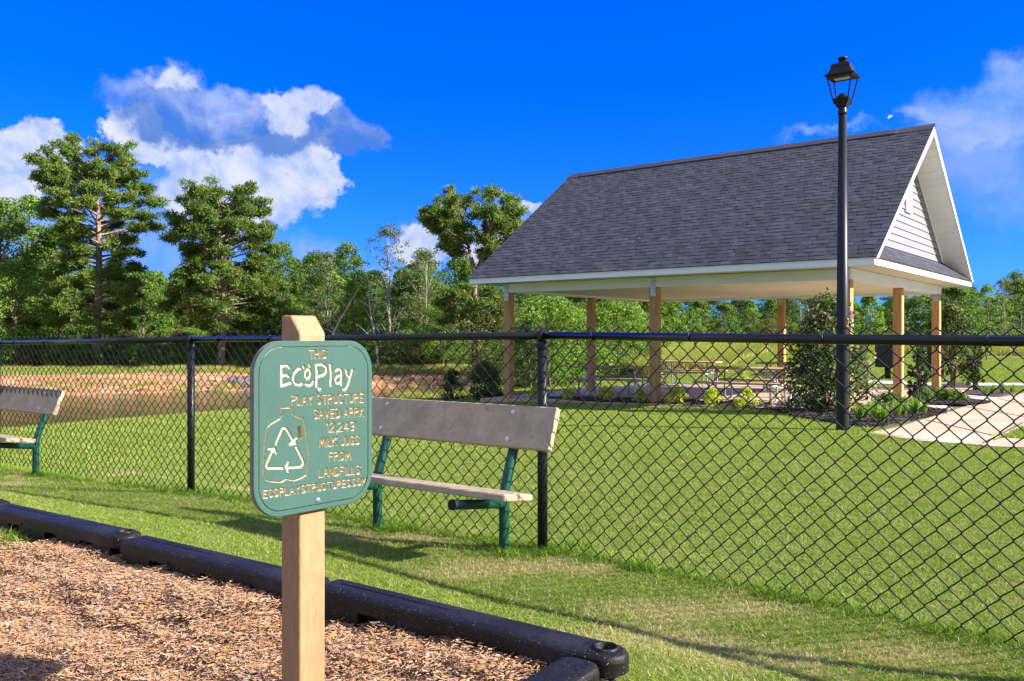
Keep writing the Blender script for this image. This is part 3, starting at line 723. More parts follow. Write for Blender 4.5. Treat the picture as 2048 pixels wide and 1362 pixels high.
# ------------------------------------------------------------------ grass
def grass_src(n, rad, hgt, wid, lean, cols, pr, seed):
    r = np.random.default_rng(seed); V = np.empty((n*5, 3)); Fc = []; Cc = []
    for k in range(n):
        a = r.uniform(0, 6.28); rr = rad*math.sqrt(r.random()); x, y = rr*math.cos(a), rr*math.sin(a)
        hh = hgt*r.uniform(.45, 1.15); w = wid*r.uniform(.6, 1.2); t = r.uniform(0, 6.28); ln = r.normal(0, lean)*hh; l2 = ln*2.2
        dx, dy = math.cos(t)*w/2, math.sin(t)*w/2; b = r.uniform(0, 6.28); ex, ey = math.cos(b), math.sin(b)
        V[k*5:k*5+5] = [(x-dx, y-dy, -.004), (x+dx, y+dy, -.004), (x+ex*ln*.5+dx*.8, y+ey*ln*.5+dy*.8, hh*.55), (x+ex*ln*.5-dx*.8, y+ey*ln*.5-dy*.8, hh*.55), (x+ex*l2, y+ey*l2, hh*r.uniform(.75, 1))]
        i = k*5; c = cols[r.choice(len(cols), p=pr)]*r.uniform(.75, 1.25); Fc += [(i, i+1, i+2), (i, i+2, i+3), (i+3, i+2, i+4)]; Cc += [c]*3
    return source(npmesh('grass_tuft', V, np.array(Fc), MT['blade'], np.array(Cc)))
gcol = np.array([(.12, .225, .014), (.165, .27, .02), (.25, .305, .04), (.36, .33, .12), (.08, .165, .01), (.48, .40, .22)])*1.12
green = [grass_src(230, .11, .023, .0027, .6, gcol, [.22, .26, .22, .13, .09, .08], s) for s in (1, 2, 3)]
dry = [grass_src(230, .11, .016, .0027, .9, gcol, [.03, .04, .10, .31, .02, .50], s) for s in (4, 5)]
lush = [grass_src(60, .06, .075, .0045, .4, gcol, [.38, .22, .06, .02, .31, .01], s) for s in (6, 7)]
far_s = [grass_src(220, .32, .026, .0085, .6, gcol, [.18, .28, .26, .14, .07, .07], s) for s in (8, 9)]
def vis(x, y, m=.64): return np.abs(x/np.maximum(y, .01)) < m
bdn = Vector((bd.y, -bd.x, 0))
def outside_chips(x, y, mrg=.085):
    s = (x-CR.x)*(-.569)+(y-CR.y)*(-.822)        # > 0 on the chip side of the long border
    u = -((x-CR.x)*bdn.x+(y-CR.y)*bdn.y)
    t2 = (x-CR.x)*(-bd.x)+(y-CR.y)*(-bd.y)       # > 0 right of the cross border
    return (s < -mrg) | (t2 > mrg)
hard = [path_main, path_low, path_a, path_b, path_far, bed_front, bed_right, bed_far, [(p.x, p.y) for p in slab_loop]]
def clean(x, y, z, mrg=True):
    ok = outside_chips(x, y)
    for pl in hard: ok &= ~inpoly(x, y, pl)
    return ok & (z > ZW+.03)
def scatter_grass():
    n = 60000; r = 1.5*np.exp(npr.uniform(0, math.log(10.5/1.5), n)); a = npr.uniform(-.66, .66, n); x, y = r*np.sin(a), r*np.cos(a)
    ok = (y > 1.35) & vis(x, y); x, y = x[ok], y[ok]; z = H(x, y); ok = clean(x, y, z); x, y, z = x[ok], y[ok], z[ok]
    isdry = npr.random(len(x)) < dryness(x, y)
    for nm, mk, src, lab, sc in (('lawn_grass', ~isdry, green, 'short green lawn grass on both sides of the fence', (.8, 1.25)), ('dry_grass', isdry, dry, 'straw coloured dry patches in the lawn grass', (.8, 1.3))):
        xx, yy, zz = x[mk], y[mk], z[mk]; m = len(xx)
        scatter(nm, np.stack([xx, yy, zz], -1), np.stack([npr.normal(0, .05, m), npr.normal(0, .05, m), npr.uniform(0, 6.28, m)], -1), npr.uniform(*sc, m)*(1+.03*yy), src, lab, 'grass')
    # uncut grass along the fence foot, round posts and bench legs
    X = []; Y = []
    for i in range(len(bays)):
        a_, b_, d, L, nf = bays[i]
        for k in range(int(L*62)):
            s = rnd.uniform(0, L); p = a_+d*s+nf*rnd.gauss(.02, .045); X.append(p.x); Y.append(p.y)
    for (cx, cy, k) in [(*FP[3], 60), (*FP[2], 60), (-.043, 4.65, 60), (-.043-.774, 4.65+.557, 60), (-4.37, 7.87, 60)]:
        for _ in range(k): X.append(cx+rnd.gauss(.05, .10)); Y.append(cy+rnd.gauss(.02, .08))
    for _ in range(22): X.append(-2.45+rnd.gauss(0, .09)); Y.append(4.12+rnd.gauss(0, .05))
    x, y = np.array(X), np.array(Y); z = H(x, y); z[-22:] = MZ(x[-22:], y[-22:]); m = len(x)
    scatter('tall_grass', np.stack([x, y, z], -1), np.stack([npr.normal(0, .1, m), npr.normal(0, .1, m), npr.uniform(0, 6.28, m)], -1), npr.uniform(.45, 1.1, m), lush, 'taller green grass along the foot of the fence', 'grass')
    n = 17000; r = 9.5*np.exp(npr.uniform(0, math.log(60/9.5), n)); a = npr.uniform(-.62, .62, n); x, y = r*np.sin(a), r*np.cos(a)
    z = H(x, y); ok = clean(x, y, z) & ~((y > 33.5)&(x < 2)&(z < -.60)); e = np.clip(.02*y, .2, .34)
    for ux, uy in ((1, 0), (-1, 0), (0, 1), (0, -1)): ok &= clean(x+ux*e, y+uy*e, z)
    x, y, z = x[ok], y[ok], z[ok]; m = len(x)
    scatter('far_lawn', np.stack([x, y, z], -1), np.stack([np.zeros(m), np.zeros(m), npr.uniform(0, 6.28, m)], -1), npr.uniform(.8, 1.2, m)*(.75+.035*y), far_s, 'short green lawn sloping down to the pond and pavilion', 'grass')
scatter_grass()

# ------------------------------------------------------------------ the sign on its post
SA = math.radians(49.2); ST = Vector((math.cos(SA), math.sin(SA), 0)); SN = Vector((math.sin(SA), -math.cos(SA), 0))
SC = Vector((-.556, 2.44, .944)); SW, SH, SR = .407, .482, .088
def sg(px, py):
    """photograph point on the sign plane -> (u, v) in metres from the sign centre"""
    d = Vector(((px-1024)/F, 1, -(py-YH)/F)); o = Vector((0, 0, HC)); t = (SC-o).dot(SN)/d.dot(SN); p = o+d*t-SC
    return p.dot(ST), p.z
def cg(cx, cy): return sg(480+cx/3.1667, 620+cy/3.1674)
sp = empty('sign_post', (0, 0, 0), label='tan square post holding the green sign in the wood chips', cat='post')
pc = SC-SN*(.018+.0455); hw = .0455
prof = [(-hw, -.95), (hw, -.95), (hw, .264), (.002, .314), (-hw, .314)]
bm = bmesh.new(); vs = [bm.verts.new(pc+SN*a+ST*(-hw)+Vector((0, 0, b))) for a, b in prof]; f = bm.faces.new(vs)
r = bmesh.ops.extrude_face_region(bm, geom=[f]); bmesh.ops.translate(bm, verts=[g for g in r['geom'] if isinstance(g, bmesh.types.BMVert)], vec=ST*(2*hw))
bmesh.ops.recalc_face_normals(bm, faces=bm.faces[:])
bmesh.ops.bevel(bm, geom=[e for e in bm.edges if abs((e.verts[0].co-e.verts[1].co).length) > .03 and len(e.link_faces) == 2 and e.calc_face_angle(0) > .6], offset=.0085, segments=5, profile=.5, affect='EDGES')
me = bpy.data.meshes.new('post'); bm.to_mesh(me); bm.free(); me.materials.append(MT['sign_post']); link('post', me, sp)
sign = empty('play_sign', SC, math.atan2(ST.y, ST.x), label='green rounded sign with carved cream lettering and a milk jug', cat='sign')
def rr_loop(w, h_, r, n=12):
    pts = []
    for cx, cy, a0 in ((w/2-r, h_/2-r, 0), (-w/2+r, h_/2-r, 90), (-w/2+r, -h_/2+r, 180), (w/2-r, -h_/2+r, 270)):
        for q in range(n+1): a = math.radians(a0+90*q/n); pts.append((cx+r*math.cos(a), cy+r*math.sin(a)))
    return pts
# local axes: x = along sign, -y = out of its face, z = up
lp = rr_loop(SW, SH, SR); n = len(lp)
mb = MB(); mb.prism([(x, .018, z) for x, z in lp][::-1], (0, -.0060, 0)); mb.add([(x, .0121, z) for x, z in lp]+[(x, .0050, z) for x, z in lp], [(j, n+j, n+(j+1) % n, (j+1) % n) for j in range(n)]); part('board_core', mb, MT['sign_edge'], sign)
l2 = rr_loop(SW, SH, SR); l1 = rr_loop(SW-.004, SH-.004, SR-.002); li = rr_loop(SW-.030, SH-.030, SR-.015)
mb = MB(); vs = [(x, .0054, z) for x, z in l2]+[(x, .0012, z) for x, z in l2]+[(x, -.0002, z) for x, z in l1]+[(x, -.0002, z) for x, z in li]+[(x, .0045, z) for x, z in li]; fs = []
for i in range(4):
    for j in range(n): fs.append((i*n+j, i*n+(j+1) % n, (i+1)*n+(j+1) % n, (i+1)*n+j))
mb.add(vs, fs); part('board_rim', mb, MT['sign_green'], sign)
strokes = []
def stroke(pts, w, conv=cg): strokes.append(([conv(*p) for p in pts], w/2 if not hasattr(w, '__len__') else [q/2 for q in w]))
def line_text(txt, l, r_, top, w):
    (u0, v0), (u1, v1), (_, vt) = cg(*l), cg(*r_), cg(l[0], top); hh = vt-v0
    adv = []; x = 0
    for ch in txt:
        if ch == ' ': adv.append((x, ch)); x += .42; continue
        adv.append((x, ch)); x += max(a for st in FONT[ch] for a, b in st)+(.22 if ch not in '.,' else .12)
    x -= .22; k = (u1-u0)/x
    for x0, ch in adv:
        if ch == ' ': continue
        for st in FONT[ch]: strokes.append(([(u0+(x0+a)*k, v0+(v1-v0)*(x0+a)/x+b*hh) for a, b in st], w/2))
W1 = .0037
line_text('THIS', (442, 306), (549, 303), 254, W1)
line_text('PLAY STRUCTURE', (330, 602), (783, 582), 545, W1)
line_text('SAVED APRX', (470, 688), (786, 672), 632, W1)
line_text('12,249', (552, 772), (730, 762), 716, W1)
line_text('MILK JUGS', (508, 865), (757, 848), 812, W1)
line_text('FROM', (568, 953), (703, 946), 903, W1)
line_text('LANDFILLS', (502, 1058), (762, 1036), 1004, W1)
line_text('ECOPLAYSTRUCTURES.COM', (152, 1190), (803, 1102), 1143, .0033)
# big logo lettering, drawn by hand
WL = .0082
for pts, w in [([(262, 356), (300, 352), (316, 366)], WL*.8), ([(266, 356), (264, 420), (266, 480)], WL), ([(264, 418), (300, 412), (308, 422)], WL*.8), ([(266, 480), (300, 470), (322, 462)], WL*.9),
               ([(384, 372), (372, 372), (345, 405), (338, 440), (350, 468), (378, 476), (398, 466)], WL*.85),
               ([(402, 356), (405, 366)], WL*.7), ([(438, 346), (442, 358)], WL*.7),
               ([(432, 372), (416, 392), (414, 416), (428, 438), (444, 420), (448, 396), (440, 378), (432, 372)], WL*.75), ([(418, 470), (436, 480), (458, 470), (466, 452)], WL*.8),
               ([(484, 350), (490, 400), (486, 482)], WL), ([(482, 348), (520, 344), (546, 362), (550, 390), (530, 412), (494, 422)], WL*.85),
               ([(572, 346), (578, 400), (576, 478)], WL*.9),
               ([(608, 388), (622, 374), (640, 378), (645, 400), (642, 476)], WL*.75), ([(640, 414), (618, 420), (606, 440), (612, 462), (628, 466), (642, 452)], WL*.75),
               ([(672, 378), (680, 410), (690, 424)], WL*.75), ([(714, 378), (700, 430), (684, 480), (668, 506), (656, 504)], WL*.85)]: stroke(pts, w)
stroke([(262, 620), (326, 618), (330, 658), (352, 672), (400, 690), (418, 780), (436, 890), (439, 935), (422, 1045), (395, 1064), (345, 1080), (320, 1076), (298, 1070), (280, 1082), (262, 1090), (200, 1086), (165, 1076), (150, 1040), (147, 990), (155, 850), (176, 745), (200, 722), (255, 690), (268, 668), (260, 655), (262, 620)], .0030)
stroke([(229, 850), (262, 770), (272, 750), (288, 748), (298, 758), (336, 826)], .0062); stroke([(358, 870), (400, 955), (402, 975), (386, 994), (306, 1000)], .0062)
stroke([(272, 1001), (180, 1002), (168, 990), (176, 965), (206, 898)], .0062)
for a, b in (((362, 810), (318, 850)), ((352, 830), (330, 852)), ((356, 848), (316, 851)), ((308, 962), (292, 994)), ((290, 992), (306, 1024)), ((304, 975), (304, 1012)), ((182, 882), (222, 876)), ((220, 878), (230, 908)), ((200, 884), (226, 900))): stroke([a, b], .0052)
for r_ in (rr_loop(SW-.030, SH-.030, SR-.015),): strokes.append((r_+[r_[0]], .0016))
holes = [([cg(374, 745), cg(384, 805)], .0047)]
def sign_face():
    st = .00125; us = np.arange(-SW/2+.004, SW/2-.004, st); vs_ = np.arange(-SH/2+.004, SH/2-.004, st); U, Vv = np.meshgrid(us, vs_)
    D = np.full(U.shape, 1.0); Db = D.copy(); Dh = np.full(U.shape, 1.0)
    def seg(D, p, q, hw_):
        m = .006+hw_; i0 = max(0, int((min(p[0], q[0])-m-us[0])/st)); i1 = int((max(p[0], q[0])+m-us[0])/st)+2; j0 = max(0, int((min(p[1], q[1])-m-vs_[0])/st)); j1 = int((max(p[1], q[1])+m-vs_[0])/st)+2
        u = U[j0:j1, i0:i1]; v = Vv[j0:j1, i0:i1]
        if u.size == 0: return
        dx, dy = q[0]-p[0], q[1]-p[1]; L2 = dx*dx+dy*dy+1e-12; t = np.clip(((u-p[0])*dx+(v-p[1])*dy)/L2, 0, 1)
        dd = np.hypot(u-p[0]-t*dx, v-p[1]-t*dy)-hw_; D[j0:j1, i0:i1] = np.minimum(D[j0:j1, i0:i1], dd)
    for pts, hw_ in strokes:
        for a, b in zip(pts[:-1], pts[1:]): seg(Db if hw_ > .0023 else D, a, b, hw_)
    for pts, hw_ in holes:
        for a, b in zip(pts[:-1], pts[1:]): seg(Dh, a, b, hw_)
    q = np.maximum(np.abs(U)-(SW/2-.015-(SR-.015)), 0); q2 = np.maximum(np.abs(Vv)-(SH/2-.015-(SR-.015)), 0); rd = np.hypot(q, q2)-(SR-.015)   # > 0 outside the inner loop
    dep = np.maximum(np.clip(.5-D/.0011, 0, 1)*.0062, np.clip(.5-Db/.0011, 0, 1)*.0036); dep = np.maximum(dep, np.clip(.5-Dh/.0011, 0, 1)*.0170); dep = np.maximum(dep, np.clip(rd/.001, 0, 1)*.0030)
    Yd = -.0003+dep
    V = np.stack([U, Yd, Vv], -1).reshape(-1, 3); m = len(us); i = np.arange(len(vs_)-1)[:, None]; j = np.arange(m-1)[None]
    Fc = np.stack([i*m+j, i*m+j+1, (i+1)*m+j+1, (i+1)*m+j], -1).reshape(-1, 4)
    md = dep.reshape(-1)[Fc].mean(1); hd = (Dh.reshape(-1)[Fc].mean(1) < .0003); mi = np.where(md > .0012, 1, 0); mi[hd] = 2; rf = rd.reshape(-1)[Fc].min(1)
    Fc = Fc[rf < .004]; mi = mi[rf < .004]
    return npmesh('board_face', V, Fc, [MT['sign_green'], MT['sign_core'], MT['sign_hole']], matidx=mi)
link('board_face', sign_face(), sign)
for (cx, cy) in ((500, 510), (494, 1205)):
    u, v = cg(cx, cy); mb = MB(); mb.tube([(u, .002, v), (u, -.0012, v), (u, -.0030, v), (u, -.0042, v)], [.0078, .0078, .0062, .0030], 16); sc = part('screw', mb, MT['bolt'], sign)
    mb = MB(); mb.tube([(u, -.0036, v), (u, -.0046, v)], .0022, 6); part('socket', mb, MT['black_vinyl'], sc)

# ------------------------------------------------------------------ lamp post
lb = G(1685, 862); lz = lb.z; LX, LY = lb.x, lb.y; PXM = F/LY
lamp = empty('street_lamp', (LX, LY, lz), math.radians(-36.5), label='tall black lamp post with open lantern head beside the path', cat='street lamp')
def lzp(py): return HC-(py-YH)/PXM-lz
mb = MB(); zt = lzp(228); mb.tube([(0, 0, -.1), (0, 0, .0), (0, 0, 1.2), (0, 0, zt)], [.086, .085, .080, .052], 24); part('pole', mb, MT['black_paint'], lamp)
z1 = lzp(213); mb = MB(); mb.lathe((0, 0, 0), [(.056, zt-.005), (.062, zt), (.060, zt+.02), (.054, z1-.01), (.050, z1)], 20); part('collar', mb, MT['black_paint'], lamp)
zc = lzp(188); zr = lzp(153); zrt = lzp(131); hwb, hwt, hc = .190, .105, .060
mb = MB()
def frustum(mb, w0, z0_, w1, z1_, mat=0, cap0=True, cap1=True):
    vs = [(-w0, -w0, z0_), (w0, -w0, z0_), (w0, w0, z0_), (-w0, w0, z0_), (-w1, -w1, z1_), (w1, -w1, z1_), (w1, w1, z1_), (-w1, w1, z1_)]
    fs = [(0, 1, 5, 4), (1, 2, 6, 5), (2, 3, 7, 6), (3, 0, 4, 7)]+([(3, 2, 1, 0)] if cap0 else [])+([(4, 5, 6, 7)] if cap1 else [])
    mb.add(vs, fs, mat=mat)
frustum(mb, .064, z1-.012, .108, z1+.10); mb.lathe((0, 0, 0), [(.098, z1+.099), (.080, z1+.125), (.045, z1+.165), (.018, z1+.182), (0, z1+.186)], 16); part('lantern_cup', mb, MT['black_paint'], lamp)
for sx in (-1, 1):
    for sy in (-1, 1):
        mb = MB(); mb.tube([(sx*.086, sy*.086, z1+.03), (sx*.158, sy*.158, zr-.02)], .011, 6, smooth=False); part('lantern_strut', mb, MT['black_paint'], lamp)
mb = MB(); frustum(mb, .160, zr-.022, .185, zr-.006); frustum(mb, hwb, zr-.006, hwb+.004, zr+.004); frustum(mb, hwb-.012, zr+.004, .150, zr+.045, cap1=False); frustum(mb, .150, zr+.045, .128, zr+.09, cap0=False, cap1=False); frustum(mb, .128, zr+.09, .118, zrt+.0, cap0=False, cap1=False); frustum(mb, .118, zrt, .098, zrt+.018, cap0=False)
rf = part('lantern_roof', mb, MT['black_paint'], lamp)
mb = MB(); mb.box((0, 0, zr-.026), (.21, .10, .012), bev=.004); part('light_panel', mb, MT['lamp_led'], lamp)
mb = MB(); mb.lathe((0, 0, 0), [(.052, zrt+.01), (.052, zrt+.082), (.066, zrt+.088), (.066, zrt+.102), (.058, zrt+.109), (0, zrt+.111)], 20); part('sensor_cap', mb, MT['black_paint'], rf)

# ------------------------------------------------------------------ pavilion
PAV = empty('picnic_pavilion', (B0.x, B0.y, -.134), -TH, label='open picnic pavilion with steep grey shingle roof and timber posts', cat='pavilion')
def LP(t, w, z): return Vector((-t, w, z+.134))
ZB, ZF0, ZF1, ZR, OH, OHR, PW = 2.223, 2.432, 2.573, 5.631, .671, .702, .184
SLP = (ZR-ZF1)/(BW/2+OH)
mb = MB(); lp = [(-.75, -.45), (-.75, BW+.6), (BL+.5, BW+.6), (BL+.9, BW*.5), (BL+.6, -.35), (BL*.5, -.42)]
vs = [LP(t, w, slabz(t)+.02*(0)) for t, w in lp]; mb.prism([v-Vector((0, 0, .35)) for v in vs][::-1], (0, 0, .35)); part('slab', mb, MT['concrete'], PAV)
for (t, w, pl) in [(0, 0, 1), (BL/2, 0, 1), (BL, 0, 1), (0, BW/2, 0), (0, BW, 2), (BL/2, BW, 2), (BL, BW, 2), (BL, BW/2, 0)]:
    mb = MB(); z0 = slabz(t)-.06; q = rnd.uniform(.85, 1.12); mb.box(LP(t, w, (z0+ZB-.002)/2), (PW, PW, ZB-.002-z0), col=(q, q, q*rnd.uniform(.9, 1.15)), bev=.006); po = part('post', mb, MT['treated_wood'], PAV)
    if t == BL/2 and w == 0: pass
    if pl == 1:
        mb = MB(); mb.box(LP(t, w-PW/2-.006, ZB+.0), (.125, .006, .40), bev=.002); br = part('post_bracket', mb, MT['galvanised'], PAV)
        for sx in (-1, 1):
            for k in range(4): m2 = MB(); m2.tube([LP(t+sx*.035, w-PW/2-.009, ZB-.15+k*.1), LP(t+sx*.035, w-PW/2-.016, ZB-.15+k*.1)], .009, 8); part('bolt', m2, MT['bolt'], br)
    if pl == 2:
        mb = MB(); mb.box(LP(t, w-PW/2-.004, ZB-.09), (.15, .006, .17), bev=.002); part('post_bracket', mb, MT['galvanised'], PAV)
b2w = .10
for (t0, t1, w0, w1) in [(-b2w, BL+b2w, -b2w+.012, b2w), (-b2w, BL+b2w, BW-b2w, BW+b2w-.012), (-b2w, b2w, b2w, BW-b2w), (BL-b2w, BL+b2w, b2w, BW-b2w)]:
    mb = MB(); mb.box(LP((t0+t1)/2, (w0+w1)/2, (ZB+ZF0-.002)/2+.001), (t1-t0-.002, w1-w0-.002, ZF0-ZB-.003)); bm_ = part('beam', mb, MT['white_trim'], PAV)
mb = MB(); mb.box(LP(BL/2, -b2w+.009, ZF0-.045), (BL+.18, .012, .07)); part('beam_trim', mb, MT['white_trim'], PAV)
nt, nw = 4, 3
for i in range(nt):
    for j in range(nw):
        a, b = b2w+(BL-2*b2w)*i/nt, b2w+(BL-2*b2w)*(i+1)/nt; c, d = b2w+(BW-2*b2w)*j/nw, b2w+(BW-2*b2w)*(j+1)/nw
        mb = MB(); mb.box(LP((a+b)/2, (c+d)/2, ZB+.065), (b-a-.012, d-c-.012, .02)); part('ceiling_panel', mb, MT['soffit'], PAV)
mb = MB(); mb.box(LP(BL/2, BW/2, ZB+.10), (BL-2*b2w-.01, BW-2*b2w-.01, .02)); part('ceiling_backing', mb, MT['soffit'], PAV)
so_w = OH-b2w-.02
for (t0, t1, w0, w1) in [(-OH+.02, BL+OH-.02, -OH+.02, -b2w), (-OH+.02, BL+OH-.02, BW+b2w, BW+OH-.02), (-OH+.02, -b2w, -b2w, BW+b2w), (BL+b2w, BL+OH-.02, -b2w, BW+b2w)]:
    along = (t1-t0) > (w1-w0); L = (t1-t0) if along else (w1-w0); n = int(L/2.44)+1
    for k in range(n):
        a, b = L*k/n, L*(k+1)/n; mb = MB()
        if along: mb.box(LP(t0+(a+b)/2, (w0+w1)/2, ZF0+.012), (b-a-.006, w1-w0-.002, .018))
        else: mb.box(LP((t0+t1)/2, w0+(a+b)/2, ZF0+.012), (t1-t0-.002, b-a-.006, .018))
        part('soffit_panel', mb, MT['soffit'], PAV)
FT = .019
for (t0, t1, w0, w1) in [(-OH-FT*.0, BL+OH, -OH-.0, -OH+FT), (-OH, BL+OH, BW+OH-FT, BW+OH), (-OH, -OH+FT, -OH+FT, BW+OH-FT), (BL+OH-FT, BL+OH, -OH+FT, BW+OH-FT)]:
    mb = MB(); mb.box(LP((t0+t1)/2, (w0+w1)/2, (ZF0-.008+ZF1-.012)/2), (t1-t0-.001, w1-w0-.001, ZF1-.012-ZF0+.008), bev=.003); part('fascia', mb, MT['white_trim'], PAV)
def rz(w): return ZF1+SLP*(OH+min(w, BW-w))
DK = .10
for sd in (0, 1):
    e = (-OH-.015) if sd == 0 else (BW+OH+.015); zE = ZF1-SLP*.015
    loop = [LP(-OHR, e, zE), LP(-OHR, BW/2, ZR), LP(-OHR, BW/2, ZR-.06), LP(-OHR, e+(.06/SLP*.0 if sd == 0 else 0), zE-.012)]
    mb = MB(); mb.prism(loop if sd else loop[::-1], (-(BL+2*OHR), 0, 0)); part('roof_deck', mb, MT['shingle'], PAV)
    # rake boards and the boarded underside of the rake
    for end, t0 in ((0, -OHR), (1, BL+OHR)):
        sgn = 1 if end == 0 else -1; w0 = -OH-.012 if sd == 0 else BW+OH+.012
        dz = .135
        ww = [w0, BW/2]; top = [rz(w0)-.014 if sd == 0 else rz(w0)-.014, ZR-.014]
        lo = [LP(t0-sgn*.012, w0, ZF1-SLP*.012-.014), LP(t0-sgn*.012, BW/2-.0005*(1 if sd == 0 else -1), ZR-.014), LP(t0-sgn*.012, BW/2-.0005*(1 if sd == 0 else -1), ZR-.014-dz*1.22), LP(t0-sgn*.012, w0+(dz*.55/SLP if sd == 0 else -dz*.55/SLP), ZF1-.03)]
        mb = MB(); mb.prism(lo, (-sgn*.020, 0, 0)); part('rake_board', mb, MT['white_trim'], PAV)
        ts = -.17 if end == 0 else BL+.17
        n = 22
        for k in range(n):
            wa, wb = -.50+(BW/2-.02+.50)*k/n, -.50+(BW/2-.02+.50)*(k+1)/n-.006
            if sd == 1: wa, wb = BW-wa, BW-wb
            za, zb = rz(wa)-.115, rz(wb)-.115; x0, x1 = t0+sgn*.010, ts
            vs = [LP(x0, wa, za), LP(x1, wa, za), LP(x1, wb, zb), LP(x0, wb, zb)]
            if end == 0: mb = MB(); mb.prism(vs if sd == 0 else vs[::-1], (0, 0, .02)); part('soffit_strip', mb, MT['white_trim'], PAV)
# gable siding boards
for end, tw in ((0, -.17), (1, BL+.17)):
    sgn = -1 if end == 0 else 1
    zb0 = 2.985; ex = .152; z = zb0; k = 0
    while z < ZR-.25:
        za, zb = z, min(z+ex, ZR-.22); wl = lambda q: max((q+.125-ZF1)/SLP-OH, -.0)
        a0, a1 = wl(za), wl(zb)
        if a1 >= BW/2-.03: break
        mb = MB(); lo_ = [LP(tw+sgn*.024, a0, za), LP(tw+sgn*.024, BW-a0, za), LP(tw+sgn*.004, BW-a1, zb), LP(tw+sgn*.004, a1, zb)]
        bk = [LP(tw, a0, za), LP(tw, BW-a0, za), LP(tw-sgn*.004, BW-a1, zb), LP(tw-sgn*.004, a1, zb)]
        vs = lo_+bk; fs = [(0, 1, 2, 3), (7, 6, 5, 4), (0, 4, 5, 1), (1, 5, 6, 2), (2, 6, 7, 3), (3, 7, 4, 0)]
        if end == 1: fs = [f[::-1] for f in fs]
        mb.add(vs, fs); part('siding_board', mb, MT['siding'], PAV); z += ex; k += 1
    mb = MB(); mb.prism([LP(tw-sgn*.02, .0, zb0-.35), LP(tw-sgn*.02, BW, zb0-.35), LP(tw-sgn*.02, BW/2, ZR-.14)], (0, 0, 0.001)); 
    for sd in (0, 1):
        f_ = (lambda w: w) if sd == 0 else (lambda w: BW-w)
        wa = (zb0+.125-ZF1)/SLP-OH; mb = MB()
        lo_ = [LP(tw+sgn*.018, f_(wa), zb0), LP(tw+sgn*.018, f_(wa+.20), zb0), LP(tw+sgn*.018, f_(BW/2-.002), ZR-.115-.17), LP(tw+sgn*.018, f_(BW/2-.002), ZR-.118)]
        mb.prism(lo_ if sd == 0 else lo_[::-1], (-sgn*.016, 0, 0)); part('gable_trim', mb, MT['white_trim'], PAV)
# louvred vent in the gable
vt = MB(); vz = 4.18; vh, vw = .62, .46
for (dy, dz, sy, sz) in ((0, vh/2, vw, .05), (0, -vh/2, vw, .05), (-vw/2+.022, 0, .045, vh-.051), (vw/2-.022, 0, .045, vh-.051)): vt.box(LP(-.205, BW/2+dy, vz+dz), (.045, sy, sz), bev=.004)
vf = part('gable_vent', vt, MT['white_trim'], PAV)
for k in range(8):
    mb = MB(); mb.box(LP(-.200, BW/2, vz-vh/2+.06+k*(vh-.11)/7), (.035, vw-.092, .045), Matrix.Rotation(math.radians(-38), 3, 'Y'), col=(1, 1, 1)); part('vent_slat', mb, MT['white_trim'], vf)
# shingles
def tab_mesh(Lx, th, val):
    mb = MB(); c = (val, val, val*1.03); Ls = .165
    vs = [(-Lx/2, 0, .001), (Lx/2, 0, .001), (Lx/2, Ls, .0), (-Lx/2, Ls, .0), (-Lx/2, 0, th), (Lx/2, 0, th), (Lx/2, Ls, .003), (-Lx/2, Ls, .003)]
    fs = [(4, 5, 6, 7), (0, 1, 5, 4), (1, 2, 6, 5), (3, 0, 4, 7), (2, 3, 7, 6)]
    mb.add(vs, fs, c); return mb
LS = [.10, .14, .18, .22, .28]; VS = [.62, .80, .95, 1.12, 1.34]; tabs = {}
for i, a in enumerate(LS):
    for j, v in enumerate(VS):
        for k, th in enumerate((.011, .006)): m_ = tab_mesh(a-.006, th, v); tabs[(i, j, k)] = (m_, m_.mesh('shingle', MT['shingle']))
place = []
def course(O, U_, V_, Nn, s, x0, x1, alt):
    """one course of tabs: O origin, U_ along the eave, V_ up the slope"""
    x = x0; k = alt; first = True
    while x < x1-.005:
        i = rnd.choices(range(5), [1, 2, 3, 3, 2])[0]; L = LS[i]
        if x+L > x1: i = min(range(5), key=lambda q: abs(LS[q]-(x1-x))); L = LS[i]
        j = rnd.choices(range(5), [1.2, 2.5, 3, 2, .8])[0]; k = 1-k if rnd.random() < .85 else k
        Lr = min(L, x1-x); Lr = x1-x if x1-x-Lr < .05 else Lr
        p = O+U_*(x+Lr/2)+V_*s; Mx = Matrix((U_, V_, Nn)).transposed().to_4x4() @ Matrix.Diagonal((Lr/L, 1, 1, 1)); Mx.translation = p; L = Lr
        place.append((Mx, (i, j, k))); x += L
def slope_frame(a, b, c):
    U_ = (b-a).normalized(); V_ = (c-a); V_ = (V_-U_*V_.dot(U_)).normalized(); return U_, V_, U_.cross(V_).normalized()
A_ = LP(BL+OHR, -OH-.03, ZF1-SLP*.03); B_ = LP(-OHR-.02, -OH-.03, ZF1-SLP*.03); C_ = LP(BL+OHR, BW/2, ZR)
U_, V_, N_ = slope_frame(A_, B_, C_); Ltot = (B_-A_).length; Stot = (C_-A_).length-.02; ns = int(Stot/.143)
for c in range(ns+1): course(A_+N_*.003, U_, V_, N_, c*.143, 0, Ltot, c % 2)
